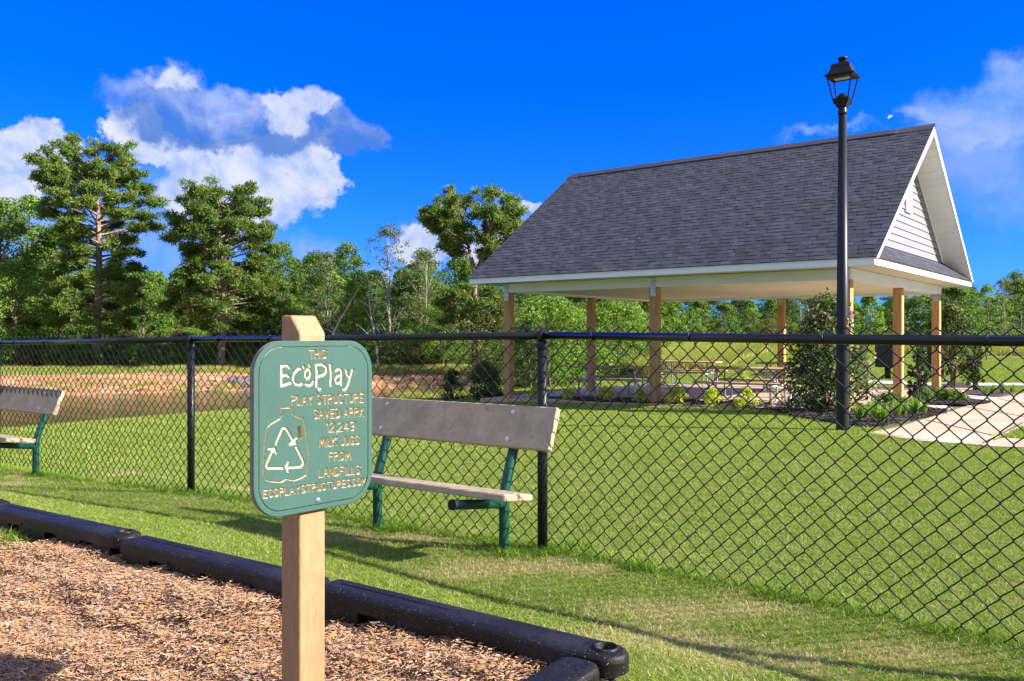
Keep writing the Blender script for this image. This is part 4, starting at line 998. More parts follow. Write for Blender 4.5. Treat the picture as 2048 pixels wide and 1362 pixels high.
# pent roof under the gable
A2 = LP(-OH-.03, -OH, ZF1-.024); B2 = LP(-OH-.03, BW+OH, ZF1-.024); C2 = LP(-.17, -OH, 2.985)
U2, V2, N2 = slope_frame(A2, B2, C2); S2 = (C2-A2).length
mb = MB(); mb.poly([A2+U2*.02, B2-U2*.02, LP(-.18, BW+.02, 2.975), LP(-.18, -.02, 2.975)]); part('pent_deck', mb, MT['shingle'], PAV)
for c in range(4):
    s = c*.143
    if s+.10 > S2: break
    mg = (OH-.06)*(s+.14)/S2
    course(A2+N2*.004, U2, V2, N2, s, mg, BW+2*OH-mg, c % 2)
MWp = Matrix.Translation((B0.x, B0.y, -.134)) @ Matrix.Rotation(-TH, 4, 'Z'); camv = Vector((0, 0, HC))
def big(pl): p = MWp @ pl[0].translation; return (p-camv).length
place.sort(key=big)
for Mx, key in place[:298]:
    o = link('shingle', tabs[key][1], PAV); o.matrix_local = Mx
fld = MB()
for Mx, key in place[298:]:
    m_ = tabs[key][0]; fld.add([Mx @ Vector(v) for v in m_.v], m_.f, m_.c[0])
o = part('shingle_field', fld, MT['shingle'], PAV); o['kind'] = 'stuff'
mb = MB(); x0, x1 = .02, BL+.30
for sd in (-1, 1):
    vs = [LP(x0, BW/2, ZR+.040), LP(x1, BW/2, ZR+.040), LP(x1, BW/2+sd*.15, ZR+.040-SLP*.15), LP(x0, BW/2+sd*.15, ZR+.040-SLP*.15)]
    mb.prism(vs if sd == -1 else vs[::-1], (0, 0, -.030))
part('ridge_vent', mb, MT['shingle'], PAV)
for (a, b) in ((-OHR-.02, .02), (x1, BL+OHR+.02)):
    mb = MB()
    for sd in (-1, 1):
        vs = [LP(a, BW/2, ZR+.020), LP(b, BW/2, ZR+.020), LP(b, BW/2+sd*.14, ZR+.020-SLP*.14), LP(a, BW/2+sd*.14, ZR+.020-SLP*.14)]
        mb.prism(vs if sd == -1 else vs[::-1], (0, 0, -.012))
    part('ridge_cap', mb, MT['shingle'], PAV)
# small notice on the front right post
nt_ = empty('notice_plate', MWp @ LP(-PW/2-.004, 0, 1.50), -TH, label='small white and red notice fixed to the sunlit side of the front corner post', cat='notice')
mb = MB(); mb.box((0, 0, 0), (.005, .12, .30), bev=.002); part('plate', mb, MT['white_print'], nt_)
mb = MB(); mb.box((.0038, 0, .095), (.002, .11, .085)); part('red_header', mb, MT['red_print'], nt_)
mb = MB(); mb.box((.0038, 0, .015), (.002, .09, .020)); mb.box((.0038, 0, -.02), (.002, .06, .012)); part('red_lines', mb, MT['red_print'], nt_)
mb = MB()
for st in FONT['2']: mb.tube([(.083*math.sin(.6), -.083*math.cos(.6), 1.53+0)][:0]+[((.0835)*math.cos(-.35+(a-.28)*.7), (.0835)*math.sin(-.35+(a-.28)*.7), 1.42+b*.11) for a, b in st], .006, 5)
part('pole_number', mb, MT['orange_print'], lamp)

# ------------------------------------------------------------------ planting beds
for nm, poly, off in (('mulch_bed', bed_front, .04), ('mulch_bed', bed_right, .045), ('mulch_bed', bed_far, .04)): tag(drape(nm, poly, off, MT['dark_mulch'], .3, .08), kind='structure')
tx = G(1975, 706); tag(drape('mulch_ring', [(tx.x+1.3*math.cos(a*.4), tx.y+1.3*math.sin(a*.4)) for a in range(15)], .05, MT['dark_mulch'], .5, .08), kind='structure')

# ------------------------------------------------------------------ picnic tables
def picnic_table(label):
    t = empty('picnic_table', label=label, cat='picnic table', group='picnic tables under the pavilion')
    for y in (-.245, 0, .245): mb = MB(); mb.box((0, y, .695), (1.83, .235, .04), bev=.005); part('tabletop_plank', mb, MT['table_wood'], t)
    for y in (-.74, .74): mb = MB(); mb.box((0, y, .42), (1.83, .245, .04), bev=.005); part('seat_plank', mb, MT['table_wood'], t)
    for x in (-.64, .64):
        for sy in (-1, 1):
            mb = MB(); mb.tube([(x, sy*.80, .395), (x, sy*.72, .385), (x, sy*.68, .33), (x, sy*.68, .10), (x, sy*.63, .035), (x, sy*.52, .022), (x, sy*.40, .022), (x, sy*.30, .06), (x, sy*.27, .15), (x, sy*.27, .60), (x, sy*.24, .66), (x, sy*.12, .672)], .024, 8)
            part('leg', mb, MT['grey_steel'], t)
        mb = MB(); mb.tube([(x, -.70, .36), (x, .70, .36)], .018, 8); part('crossbar', mb, MT['grey_steel'], t)
        mb = MB(); mb.tube([(x, 0, .36), (x*.25, 0, .67)], .014, 8); part('brace', mb, MT['grey_steel'], t)
    return t
tl = [('picnic table at the left end of the slab, nearest the dark shrubs', 1228, 793, 21.0, .05), ('picnic table at the back edge, seen right of the middle post', 1378, 772, 25.6, 0), ('picnic table left of the big round shrub, nearest the camera', 1500, 803, 17.9, -.05), ('picnic table mostly hidden behind the nearest table', 1590, 790, 21.6, .08)]
pt = None
for lab, px, py, Y, r_ in tl:
    p = P(px, py, Y); o = picnic_table(lab) if pt is None else copy_tree(pt); o['label'] = lab; pt = pt or o
    q = Vector((p.x-B0.x, p.y-B0.y, 0)); o.location = (p.x, p.y, slabz(q.dot(BU))+.001); o.rotation_euler = (0, 0, -TH+.12+r_)

# ------------------------------------------------------------------ foliage
def leaves(C_, R_, n, size, cols, seed, flat=.0, shell=.55, aspect=.6, up=.35, cvar=.25):
    """leaf quads in clumps: C_ (k,3) centres, R_ (k,3) radii, n leaves per clump"""
    r = np.random.default_rng(seed); k = len(C_); m = k*n
    d = r.normal(size=(m, 3)); d /= np.linalg.norm(d, axis=1)[:, None]; rad = r.uniform(shell, 1, m)[:, None]**.8
    c = np.repeat(C_, n, 0)+d*rad*np.repeat(R_, n, 0)
    nn = d*.7+r.normal(size=(m, 3))*.65+np.array([0, 0, up]); nn /= np.linalg.norm(nn, axis=1)[:, None]
    a = np.cross(nn, r.normal(size=(m, 3))); a /= np.linalg.norm(a, axis=1)[:, None]+1e-9; b = np.cross(nn, a)
    s = size*r.uniform(.6, 1.25, m)[:, None]
    V = np.stack([c-a*s*.5, c+b*s*.5*aspect, c+a*s*.5, c-b*s*.5*aspect], 1).reshape(-1, 3); Fc = np.arange(m*4).reshape(-1, 4)
    ci = np.repeat(r.integers(0, len(cols), k), n); mix = r.random(m) < .3; ci[mix] = r.integers(0, len(cols), mix.sum())
    cc = cols[ci]*r.uniform(1-cvar, 1+cvar, m)[:, None]
    return V, Fc, cc
G_MID = np.array([(.075, .145, .020), (.10, .19, .026), (.14, .22, .034), (.055, .11, .02)])
G_BRIGHT = np.array([(.11, .21, .022), (.15, .27, .028), (.19, .29, .045), (.08, .15, .02)])
G_DARK = np.array([(.038, .085, .02), (.055, .11, .022), (.075, .135, .028), (.028, .06, .016)])
G_GREY = np.array([(.10, .14, .05), (.13, .16, .07), (.08, .12, .035), (.17, .17, .10)])
G_OLIVE = np.array([(.11, .14, .028), (.14, .155, .04), (.08, .12, .02), (.17, .13, .06)])
G_LIME = np.array([(.40, .46, .03), (.50, .52, .05), (.28, .38, .03)])
G_PINE = np.array([(.085, .15, .026), (.115, .19, .032), (.16, .22, .05), (.06, .11, .022)])
def limb_tubes(mb, base, tips, r0, rng, n=5):
    for tp in tips:
        tp = Vector(tp); b = Vector(base); mid = b.lerp(tp, .5)+Vector((rng.uniform(-.1, .1), rng.uniform(-.1, .1), rng.uniform(-.02, .12)))*(tp-b).length
        mb.tube([b, mid, tp], [r0, r0*.6, r0*.15], n, cap=False)
VAR = {}; CZ = {}
def tree_meshes(key, hgt, rad, base, ncl, nlf, ls, cols, seed, trunk_r=None, lean=0, spread=1.0, bark='bark', clr=.26, shape=.9, shell=.5):
    """trunk and crown meshes of a broadleaved tree of a given height, standing at the origin"""
    if key in VAR: return VAR[key]
    r = np.random.default_rng(seed); rg = random.Random(seed)
    C_ = []; R_ = []
    lob = r.uniform(0, 6.28, 4)
    for i in range(ncl):
        f = r.random()**.85; z = hgt*(base+(1-base)*f*.97); env = rad*(math.sin(math.pi*min(1, (f*.86+.14)))**.6)*(shape if f > .7 else 1)
        a = r.uniform(0, 6.28); env *= 1+.22*math.sin(a*2+lob[0]+f*4)+.14*math.sin(a*5+lob[1]+f*9)
        q = env*math.sqrt(r.uniform(.12, 1)); cr = rad*clr*r.uniform(.55, 1.25)
        C_.append((q*math.cos(a)+lean*z, q*math.sin(a), z-cr*.4)); R_.append((cr*spread, cr*spread, cr*r.uniform(.45, .8)))
    C_, R_ = np.array(C_), np.array(R_)
    V, Fc, cc = leaves(C_, R_, nlf, ls, cols, seed+1, shell=shell)
    crown = npmesh('crown', V, Fc, MT['leaf'], cc)
    mb = MB(); tr = trunk_r or hgt*.013; w = [Vector((lean*hgt*q+.02*hgt*math.sin(q*5+seed), .02*hgt*math.sin(q*4+seed*2)*q, hgt*q*.93)) for q in (0, .12, .3, .5, .7, .88, 1)]
    w[0] = Vector((0, 0, -.3)); mb.tube(w, [tr*1.35, tr, tr*.85, tr*.66, tr*.45, tr*.2, tr*.08], 8)
    for i in rg.sample(range(ncl), min(ncl, 26)):
        z = C_[i][2]; bz = max(.08, min(.8, z/hgt-.15-rg.random()*.1)); k = bz*7/1.02; b = Vector((lean*hgt*bz+.02*hgt*math.sin(bz*5+seed), .02*hgt*math.sin(bz*4+seed*2)*bz, hgt*bz*.93)); limb_tubes(mb, b, [C_[i]], tr*.32, rg, 4)
    VAR[key] = (mb.mesh('trunk', MT[bark]), crown); CZ[key] = float(np.quantile(V[:, 2], .997)); return VAR[key]
def put_tree(key, px, py, top, Y, label, name='tree', cat='tree', group=None, rz_=None, wmul=1.0, H0=None, base=None):
    """a tree whose foot stands at image point (px, py) and depth Y, with its own trunk and crown"""
    tm, cm = VAR[key]; p = P(px, py, Y); z = h(p.x, p.y); hh = HC-(top-YH)/F*Y-z; hk = CZ[key]
    t = empty(name, (p.x, p.y, z-.03), rz_ if rz_ is not None else rnd.uniform(0, 6.28), label, cat, group); s = hh/hk; t.scale = (s*wmul, s*wmul, s)
    link('trunk', tm, t); link('crown', cm, t); return t
tree_meshes('oak', 8, 2.6, .22, 130, 110, .15, G_MID, 21)
tree_meshes('oak2', 8, 2.9, .15, 140, 110, .15, G_BRIGHT, 22)
tree_meshes('tall', 9, 1.9, .2, 120, 110, .14, G_MID, 23, clr=.34)
tree_meshes('tall2', 9, 1.7, .3, 100, 100, .14, G_BRIGHT, 24, clr=.32)
tree_meshes('sparse', 9, 2.1, .30, 95, 34, .13, G_GREY, 25, trunk_r=.07, bark='pale_bark', clr=.20, shell=.1)
tree_meshes('sparse2', 8, 1.8, .35, 80, 40, .13, G_GREY, 26, trunk_r=.06, lean=.03, bark='pale_bark', clr=.22, shell=.1)
tree_meshes('dark', 7, 2.4, .10, 120, 120, .15, G_DARK, 27)
tree_meshes('bush', 4.5, 2.6, .02, 150, 110, .12, G_BRIGHT, 28, clr=.22)
tree_meshes('bush2', 4.5, 2.8, .02, 150, 110, .12, G_OLIVE, 29, clr=.22)
tree_meshes('far', 7, 2.2, .12, 90, 70, .22, G_MID, 30, clr=.28)
tree_meshes('far2', 7, 2.0, .12, 90, 70, .22, G_BRIGHT, 31, clr=.28)
tree_meshes('sapling', 6, 1.7, .30, 80, 60, .13, G_BRIGHT, 32, trunk_r=.05, clr=.24, shell=.2)

def pine(px, py, Y, prof, seed, label, fork=None, cols=G_PINE, nb=86, trunk_px=10, up0=.9, lean=0, bare=None, tufts=5):
    """a pine built limb by limb to its own outline; prof rows are (image y, reach left, reach right) in photograph pixels"""
    r = np.random.default_rng(seed); rg = random.Random(seed); p0 = P(px, py, Y); z0 = h(p0.x, p0.y); m = Y/F
    pr = [((HC-(y-YH)*m)-z0, l*m, q*m) for y, l, q in prof]; pr.sort(); zs = [q[0] for q in pr]; ht = zs[-1]
    Lr = [q[1] for q in pr]; Rr = [q[2] for q in pr]
    t = empty('pine_tree', (p0.x, p0.y, z0-.05), 0, label, 'pine tree', 'tall pines beyond the pond'); mb = MB(); tr = trunk_px*m
    fz = fork if fork else None
    def trunk_at(z, side=0):
        f = z/ht; o = lean*z
        if fz and z > fz*ht: o += side*(z-fz*ht)*.32*(1-.35*(f-fz))
        return Vector((o+.012*ht*math.sin(f*6+seed), .01*ht*math.sin(f*5+seed*3), z))
    for sd in ((-1, 1) if fz else (0,)):
        q = [trunk_at(ht*k/14, sd) for k in range(15)]; q[0].z = -.2
        mb.tube(q, [tr*(1.25 if k == 0 else 1)*max(.08, (1-k/14.5)**.8) for k in range(15)], 10)
    TV = []; TC = []; tc = 0; zmin = zs[0]
    for i in range(nb):
        f = (i+.5)/nb; z = zmin+(ht-zmin)*(f**.92)*.985; az = i*2.39996+r.normal(0, .25)
        Rl, Rq = np.interp(z, zs, Lr), np.interp(z, zs, Rr); cx = math.cos(az)
        reach = (Rq if cx > 0 else Rl); dep = (Rl+Rq)/2; reach = math.hypot(cx*reach, math.sin(az)*dep)*r.uniform(.72, 1.05)
        if (Rl+Rq)/2 < .62: continue
        sd = (1 if cx > 0 else -1) if fz else 0
        rise = np.interp(z/ht, [.2, .6, .85, 1], [-.08, .12, .35, up0])*reach
        zb = max(.08*ht, z-rise*1.0); b = trunk_at(zb, sd); e = Vector((b.x+reach*math.cos(az), b.y+reach*math.sin(az), z+rise*.25))
        if fz or True: e.x = reach*math.cos(az)+lean*z
        mid = b.lerp(e, .5)+Vector((0, 0, .06*reach)); br = tr*.22*min(1, reach/2.0)+.008
        mb.tube([b, mid, e], [br, br*.7, br*.2], 5, cap=False)
        ntw = max(4, int(reach*3.6))
        for k in range(ntw):
            u = r.uniform(.1, 1.0) if z > .84*ht else (r.uniform(.5, 1.0) if z > .35*ht else r.uniform(.55, 1))
            q = b.lerp(mid, u*2) if u < .5 else mid.lerp(e, u*2-1); sa = az+r.normal(0, .8); tl_ = (.30+.40*reach*(1-u))*r.uniform(.6, 1)
            tw = q+Vector((math.cos(sa), math.sin(sa), r.uniform(.1, .7)))*tl_; mb.tube([q, tw], [.018, .008], 3, cap=False)
            ci = r.integers(0, len(cols)); cr_ = r.uniform(.20, .36)
            for j in range(tufts*3):
                dd = r.normal(size=3); dd /= np.linalg.norm(dd); rr = r.uniform(.3, 1)**.5*cr_; TV.append((tw.x+dd[0]*rr*1.15, tw.y+dd[1]*rr*1.15, tw.z+dd[2]*rr*.6)); TC.append(ci if r.random() < .7 else r.integers(0, len(cols)))
    TV = np.array(TV); n = 9; m_ = len(TV)*n; c = np.repeat(TV, n, 0); d = r.normal(size=(m_, 3))+np.array([0, 0, .55]); d /= np.linalg.norm(d, axis=1)[:, None]
    L = r.uniform(.15, .27, m_)[:, None]; a = np.cross(d, r.normal(size=(m_, 3))); a /= np.linalg.norm(a, axis=1)[:, None]; wd = .019
    V = np.stack([c-a*wd*.5, c+a*wd*.5, c+d*L+a*wd, c+d*L-a*wd], 1).reshape(-1, 3)
    cc = cols[np.repeat(np.array(TC), n)]*r.uniform(.7, 1.35, m_)[:, None]
    cr = link('crown', npmesh('crown', V, np.arange(m_*4).reshape(-1, 4), MT['needle'], cc), t)
    part('trunk', mb, MT['bark'], t)
    return t
pine(195, 748, 46, [(280, 40, 38), (292, 72, 52), (320, 104, 78), (345, 122, 92), (385, 122, 104), (425, 112, 135), (455, 95, 130), (490, 62, 80), (530, 70, 70), (570, 110, 80), (620, 125, 90), (655, 90, 60), (672, 40, 30)], 5,
     'tallest pine, its rounded crown reaching highest on the left beside the white cloud', nb=94, trunk_px=9.5, tufts=5)
pine(442, 748, 45, [(368, 50, 32), (376, 66, 52), (400, 80, 84), (430, 82, 105), (465, 118, 122), (495, 108, 118), (512, 60, 92), (530, 34, 120), (560, 70, 160), (600, 90, 165), (640, 95, 110), (668, 60, 70)], 6,
     'dark dense pine with a flat domed crown, between the tallest pine and the sign', nb=80, trunk_px=8.5, cols=G_PINE*.88, tufts=5)
pine(952, 742, 43, [(382, 40, 20), (390, 66, 50), (405, 82, 96), (430, 132, 106), (455, 115, 112), (478, 85, 100), (498, 60, 85), (512, 40, 50), (520, 10, 12), (575, 10, 12), (592, 75, 62), (640, 65, 60), (665, 40, 40)], 9,
     'pine with forked trunk and clustered crown, beside the left end of the pavilion roof', fork=.55, nb=74, trunk_px=9, tufts=5)

BL_ = 'trees beyond the pond'
T = [('tall', 8, 748, 398, 50, 'narrow leafy tree cut by the left picture edge'), ('tall2', 62, 748, 392, 53, 'narrow tree just left of the tallest pine'), ('oak', 118, 748, 452, 52, 'spreading tree behind the left limbs of the tallest pine'),
     ('oak2', 30, 748, 520, 46, 'bright spreading tree low beneath the leafy tree at the left edge'), ('oak', 285, 748, 540, 52, 'dark green tree in the gap between the two tall left pines'), ('oak2', 350, 748, 560, 56, 'bright tree left of the trunk of the dense pine'),
     ('dark', 530, 748, 555, 47, 'dark low tree right of the dense pine trunk'), ('oak2', 575, 748, 590, 50, 'bright tree directly behind the top of the sign post'), ('sparse2', 652, 746, 502, 48, 'thin pale leaved tree right of the sign post top'),
     ('oak', 640, 746, 545, 52, 'full green tree behind the thin pale leaved tree'), ('tall2', 705, 745, 560, 46, 'light green tree between the two thin pale trees'), ('sparse', 778, 744, 448, 47, 'slender half bare tree with pale trunk rising highest mid picture'),
     ('dark', 745, 746, 590, 50, 'dark tree behind the slender half bare tree'), ('oak', 845, 744, 545, 52, 'green tree left of the forked pine'), ('oak2', 885, 744, 590, 46, 'bright low tree in front of the forked pine on its left'),
     ('sparse2', 850, 744, 500, 50, 'wispy grey green tree touching the crown of the forked pine'), ('bush2', 1010, 744, 600, 42, 'olive tree under the left end of the roof'), ('oak', 975, 744, 575, 50, 'green tree behind the trunk of the forked pine')]
for k, px, py, top, Y, lab in T: put_tree(k, px, py, top, Y, lab, group=BL_)
T = [('bush', 1098, 775, 590, 33, 'big bright bush behind the leftmost bay of the pavilion', 1.2), ('bush', 1235, 765, 600, 36, 'bright bush between the second post and the middle post', 1.15), ('bush2', 1165, 765, 606, 40, 'olive bush behind the second pavilion post', 1.1), ('dark', 1060, 778, 640, 31, 'dark bush right behind the left corner post', .9),
     ('bush', 1300, 745, 625, 44, 'bright bush directly behind the middle front post', .9)]
for k, px, py, top, Y, lab, wm in T: put_tree(k, px, py, top, Y, lab, name='bush', cat='bush', group='bushes behind the pavilion', wmul=wm)
T = [('far', 1345, 706, 602, 70, 'far tree just right of the middle front post'), ('far2', 1400, 706, 596, 76, 'light far tree above the second picnic table'), ('far', 1450, 705, 604, 72, 'far tree above the nearest picnic table, left side'), ('far2', 1500, 706, 600, 74, 'bright far tree left of the back middle post'),
     ('sparse', 1600, 706, 592, 70, 'thin grey far tree just left of the big round shrub'), ('far', 1545, 706, 598, 78, 'far tree behind the back middle post'), ('far', 1640, 706, 590, 72, 'far tree behind the top of the big round shrub'), ('far2', 1740, 706, 588, 64, 'bright far tree between lamp post and the next timber post'),
     ('far', 1830, 706, 592, 68, 'far tree between the two right hand timber posts'), ('sparse', 1815, 706, 600, 74, 'thin far tree above the columnar shrub'), ('far', 1912, 705, 566, 66, 'far tree just outside the right end of the roof'), ('sapling', 1975, 706, 568, 46, 'young tree standing in a mulch ring on the right lawn'),
     ('sparse', 2008, 704, 555, 62, 'pale trunked half bare tree at the far right'), ('far', 2040, 704, 560, 66, 'leafy far tree cut by the right picture edge'), ('far2', 1700, 706, 596, 80, 'far tree right behind the lamp post'), ('far', 1940, 704, 600, 84, 'low far tree behind the young tree')]
for k, px, py, top, Y, lab in T: put_tree(k, px, py, top, Y, lab, group='far trees across the meadow')
# thin bare trunks in the wood's edge
for px, dx, lab in ((715, 20, 'leaning grey trunk right of the sign top'), (738, -4, 'straight thin grey trunk beside the leaning one')):
    p = P(px, 746, 43.5); z = h(p.x, p.y); mb = MB(); q = dx/18; top = 5.2 if px < 200 else 4.2
    t = empty('bare_tree', (p.x, p.y, z-.1), 0, lab, 'bare tree')
    mb.tube([(-q*2.2 if px > 200 else 0, 0, 0)]+[((-q*2.2*(1-k/6) if px > 200 else q*2*k/6)+.05*math.sin(k), 0, top*k/6) for k in range(1, 7)], [.07, .062, .055, .047, .04, .03, .015], 7)
    part('trunk', mb, MT['pale_bark'], t)
    m2 = MB()
    for k in range(7): b = Vector((-q*2.2*(1-(k+3)/10) if px > 200 else q*2*(k+3)/10, 0, top*(k+3)/10)); m2.tube([b, b+Vector((rnd.uniform(-.8, .8), rnd.uniform(-.5, .5), rnd.uniform(.3, .9)))], [.03, .008], 4)
    part('branches', m2, MT['pale_bark'], t)

# far wood and undergrowth: masses nobody could count
def place_mass(name, keys, pts, sc, label, cat, only_crown=False):
    src = []
    for k in keys:
        tm, cm = VAR[k]; src += [source(cm)]
    x = np.array([p[0] for p in pts]); y = np.array([p[1] for p in pts]); n = len(pts)
    return scatter(name, np.stack([x, y, H(x, y)-.1], -1), np.stack([np.zeros(n), np.zeros(n), npr.uniform(0, 6.28, n)], -1), np.array(sc), src, label, cat)
pts = []; sc = []
for i in range(120):
    px = rnd.uniform(-330, 1330); Y = rnd.uniform(54, 74); pts.append(((px-1024)/F*Y, Y)); sc.append(rnd.uniform(.72, 1.0)*(Y/60))
for i in range(60):
    px = rnd.uniform(-1500, -300); Y = rnd.uniform(40, 62); pts.append(((px-1024)/F*Y, Y)); sc.append(rnd.uniform(.8, 1.05))
for i in range(110):
    px = rnd.uniform(1180, 3200); Y = rnd.uniform(84, 120); pts.append(((px-1024)/F*Y, Y)); sc.append(rnd.uniform(.75, 1.0))
place_mass('distant_woods', ['oak', 'far', 'far2', 'dark', 'tall'], pts, sc, 'mixed green wood closing the view behind the single trees', 'woods')
pts = []; sc = []
for i in range(150):
    px = rnd.uniform(-250, 1060); Y = rnd.uniform(47, 56); pts.append(((px-1024)/F*Y, Y)); sc.append(rnd.uniform(.22, .62))
for i in range(190):
    px = rnd.uniform(-250, 1010); Y = rnd.uniform(45.5, 48.5)+(.8 if px > 700 else 0); pts.append(((px-1024)/F*Y, Y)); sc.append(rnd.uniform(.20, .42))
for i in range(70):
    px = rnd.uniform(1300, 2400); Y = rnd.uniform(66, 84); pts.append(((px-1024)/F*Y, Y)); sc.append(rnd.uniform(.3, .6))
place_mass('undergrowth', ['bush', 'bush2', 'bush'], pts, sc, 'tangled green undergrowth at the foot of the trees', 'undergrowth')

# ------------------------------------------------------------------ garden shrubs and plants
def shrub_mesh(hgt, rad, ncl, nlf, ls, cols, seed, cone=0.0, base=.05, shell=.3):
    r = np.random.default_rng(seed); C_ = []; R_ = []
    for i in range(ncl):
        f = r.random(); z = hgt*(base+(1-base)*f); env = rad*(1-cone*f)*math.sqrt(max(.05, math.sin(math.pi*min(1, f*.8+.2)))); a = r.uniform(0, 6.28); q = env*math.sqrt(r.uniform(.05, 1)); cr = rad*.33*r.uniform(.6, 1.2)
        C_.append((q*math.cos(a), q*math.sin(a), z-cr*.3)); R_.append((cr, cr, cr*.9))
    V, Fc, cc = leaves(np.array(C_), np.array(R_), nlf, ls, cols, seed+3, shell=shell, up=.2, aspect=.5)
    mb = MB(); rg = random.Random(seed)
    for k in range(6): mb.tube([(rg.uniform(-.03, .03), rg.uniform(-.03, .03), -.05), (rg.uniform(-.3, .3)*rad, rg.uniform(-.3, .3)*rad, hgt*.5), (rg.uniform(-.6, .6)*rad, rg.uniform(-.6, .6)*rad, hgt*.85)], [.012*hgt+.004, .008*hgt+.002, .002], 5)
    return mb.mesh('stems', MT['bark']), npmesh('foliage', V, Fc, MT['leaf'], cc)
def put_shrub(ms, px, py, label, group, scale=1, Y=None, name='shrub', cat='shrub'):
    g = G(px, py) if Y is None else P(px, py, Y); t = empty(name, (g.x, g.y, h(g.x, g.y)+.03), rnd.uniform(0, 6.28), label, cat, group); t.scale = (scale,)*3
    link('stems', ms[0], t); link('foliage', ms[1], t); return t
lime = [shrub_mesh(.30, .17, 40, 16, .05, G_LIME, 41+i, base=.1) for i in range(3)]
for i, (px, py, lab) in enumerate([(1070, 803, 'small lime green shrub just left of the fence post'), (1137, 803, 'small lime green shrub just right of the fence post'), (1211, 806, 'small lime green shrub before the left picnic table'), (1281, 809, 'small lime green shrub just left of the middle post'),
                             (1350, 812, 'taller ragged lime green shrub just right of the middle post'), (1424, 815, 'round lime green shrub before the bare slab middle'), (1493, 818, 'yellowest lime green shrub before the nearest picnic table')]):
    put_shrub(lime[i % 3], px, py, lab, 'lime green shrubs along the slab', [1, .95, 1.1, .95, 1.3, 1.15, 1.2][i])
for px, py, lab in ((1437, 762, 'tiny lime shrub on the far side of the slab, left'), (1483, 764, 'tiny lime shrub on the far side of the slab, middle'), (1528, 766, 'tiny lime shrub on the far side of the slab, right')):
    put_shrub(lime[0], px, py, lab, 'lime green shrubs beyond the slab', 1.2, Y=27.5)
dk = [shrub_mesh(1.0, .42, 60, 60, .06, G_DARK*1.1, 51, cone=.3), shrub_mesh(1.0, .5, 80, 60, .07, G_DARK*1.2, 52)]
put_shrub(dk[0], 905, 797, 'narrow dark shrub left of the left corner post', 'dark shrubs left of the slab', .82, Y=22.6)
put_shrub(dk[1], 975, 796, 'wide dark shrub beside the left corner post', 'dark shrubs left of the slab', .95, Y=21.8)
G_MAG = np.array([(.045, .085, .022), (.06, .11, .03), (.09, .13, .04), (.03, .06, .018), (.26, .22, .13)])
mg = shrub_mesh(2.05, .82, 150, 60, .085, G_MAG, 61, cone=.45, shell=.15)
put_shrub(mg, 1652, 828, 'big broad leaved evergreen shrub rising behind the lamp post', None, 1.0, name='evergreen_shrub')
mg2 = shrub_mesh(1.9, .55, 90, 45, .09, G_MAG, 62, cone=.4, shell=.15, base=.2)
put_shrub(mg2, 1905, 779, 'loose reddish topped evergreen shrub right of the last timber post', None, 1.15, name='evergreen_shrub')
col_ = shrub_mesh(1.2, .17, 70, 60, .045, G_DARK, 63, base=.06)
put_shrub(col_, 1837, 817, 'narrow columnar shrub between the two right timber posts', 'columnar shrubs', 1.05, name='columnar_shrub')
put_shrub(col_, 1951, 783, 'narrow columnar shrub nearest the right picture edge', 'columnar shrubs', 1.15, name='columnar_shrub')
low = shrub_mesh(.28, .30, 50, 34, .05, G_MID, 64)
for i, (px, py, lab) in enumerate([(1778, 818, 'low green shrub in the bed right of the lamp post'), (1850, 808, 'low green shrub just right of the columnar shrub'), (1882, 806, 'low green shrub in front of the last timber post'), (1905, 808, 'low green shrub nearest the pale pavement'), (1690, 818, 'low green shrub at the foot of the big evergreen')]):
    put_shrub(low, px, py, lab, 'low shrubs in the mulch bed', [1, .9, 1, .9, .8][i])
def lily(seed):
    r = random.Random(seed); mb = MB()
    for k in range(70):
        a = r.uniform(0, 6.28); L = r.uniform(.16, .34); o = r.uniform(.05, .9); w = r.uniform(.006, .011); c = Vector((math.cos(a), math.sin(a), 0)); sd = Vector((-c.y, c.x, 0))*w
        b = c*r.uniform(0, .04); m1 = b+c*L*.35*o+Vector((0, 0, L*.75)); e = b+c*L*1.0*o+Vector((0, 0, L*(1-.55*o))); g = r.uniform(.7, 1.3)
        mb.add([b-sd, b+sd, m1+sd*.9, m1-sd*.9, e], [(0, 1, 2, 3), (3, 2, 4)], (.15*g, .27*g, .03*g))
    return mb.mesh('leaves', MT['leaf'])
lm = [lily(1), lily(2), lily(3)]
fl_m = MB()
for k in range(6): a = k*1.047; fl_m.add([(0, 0, 0), (.03*math.cos(a-.3), .03*math.sin(a-.3), .02), (.05*math.cos(a), .05*math.sin(a), .03), (.03*math.cos(a+.3), .03*math.sin(a+.3), .02)], [(0, 1, 2, 3)], (.7, .28, .03))
fm = fl_m.mesh('flower', MT['leaf'])
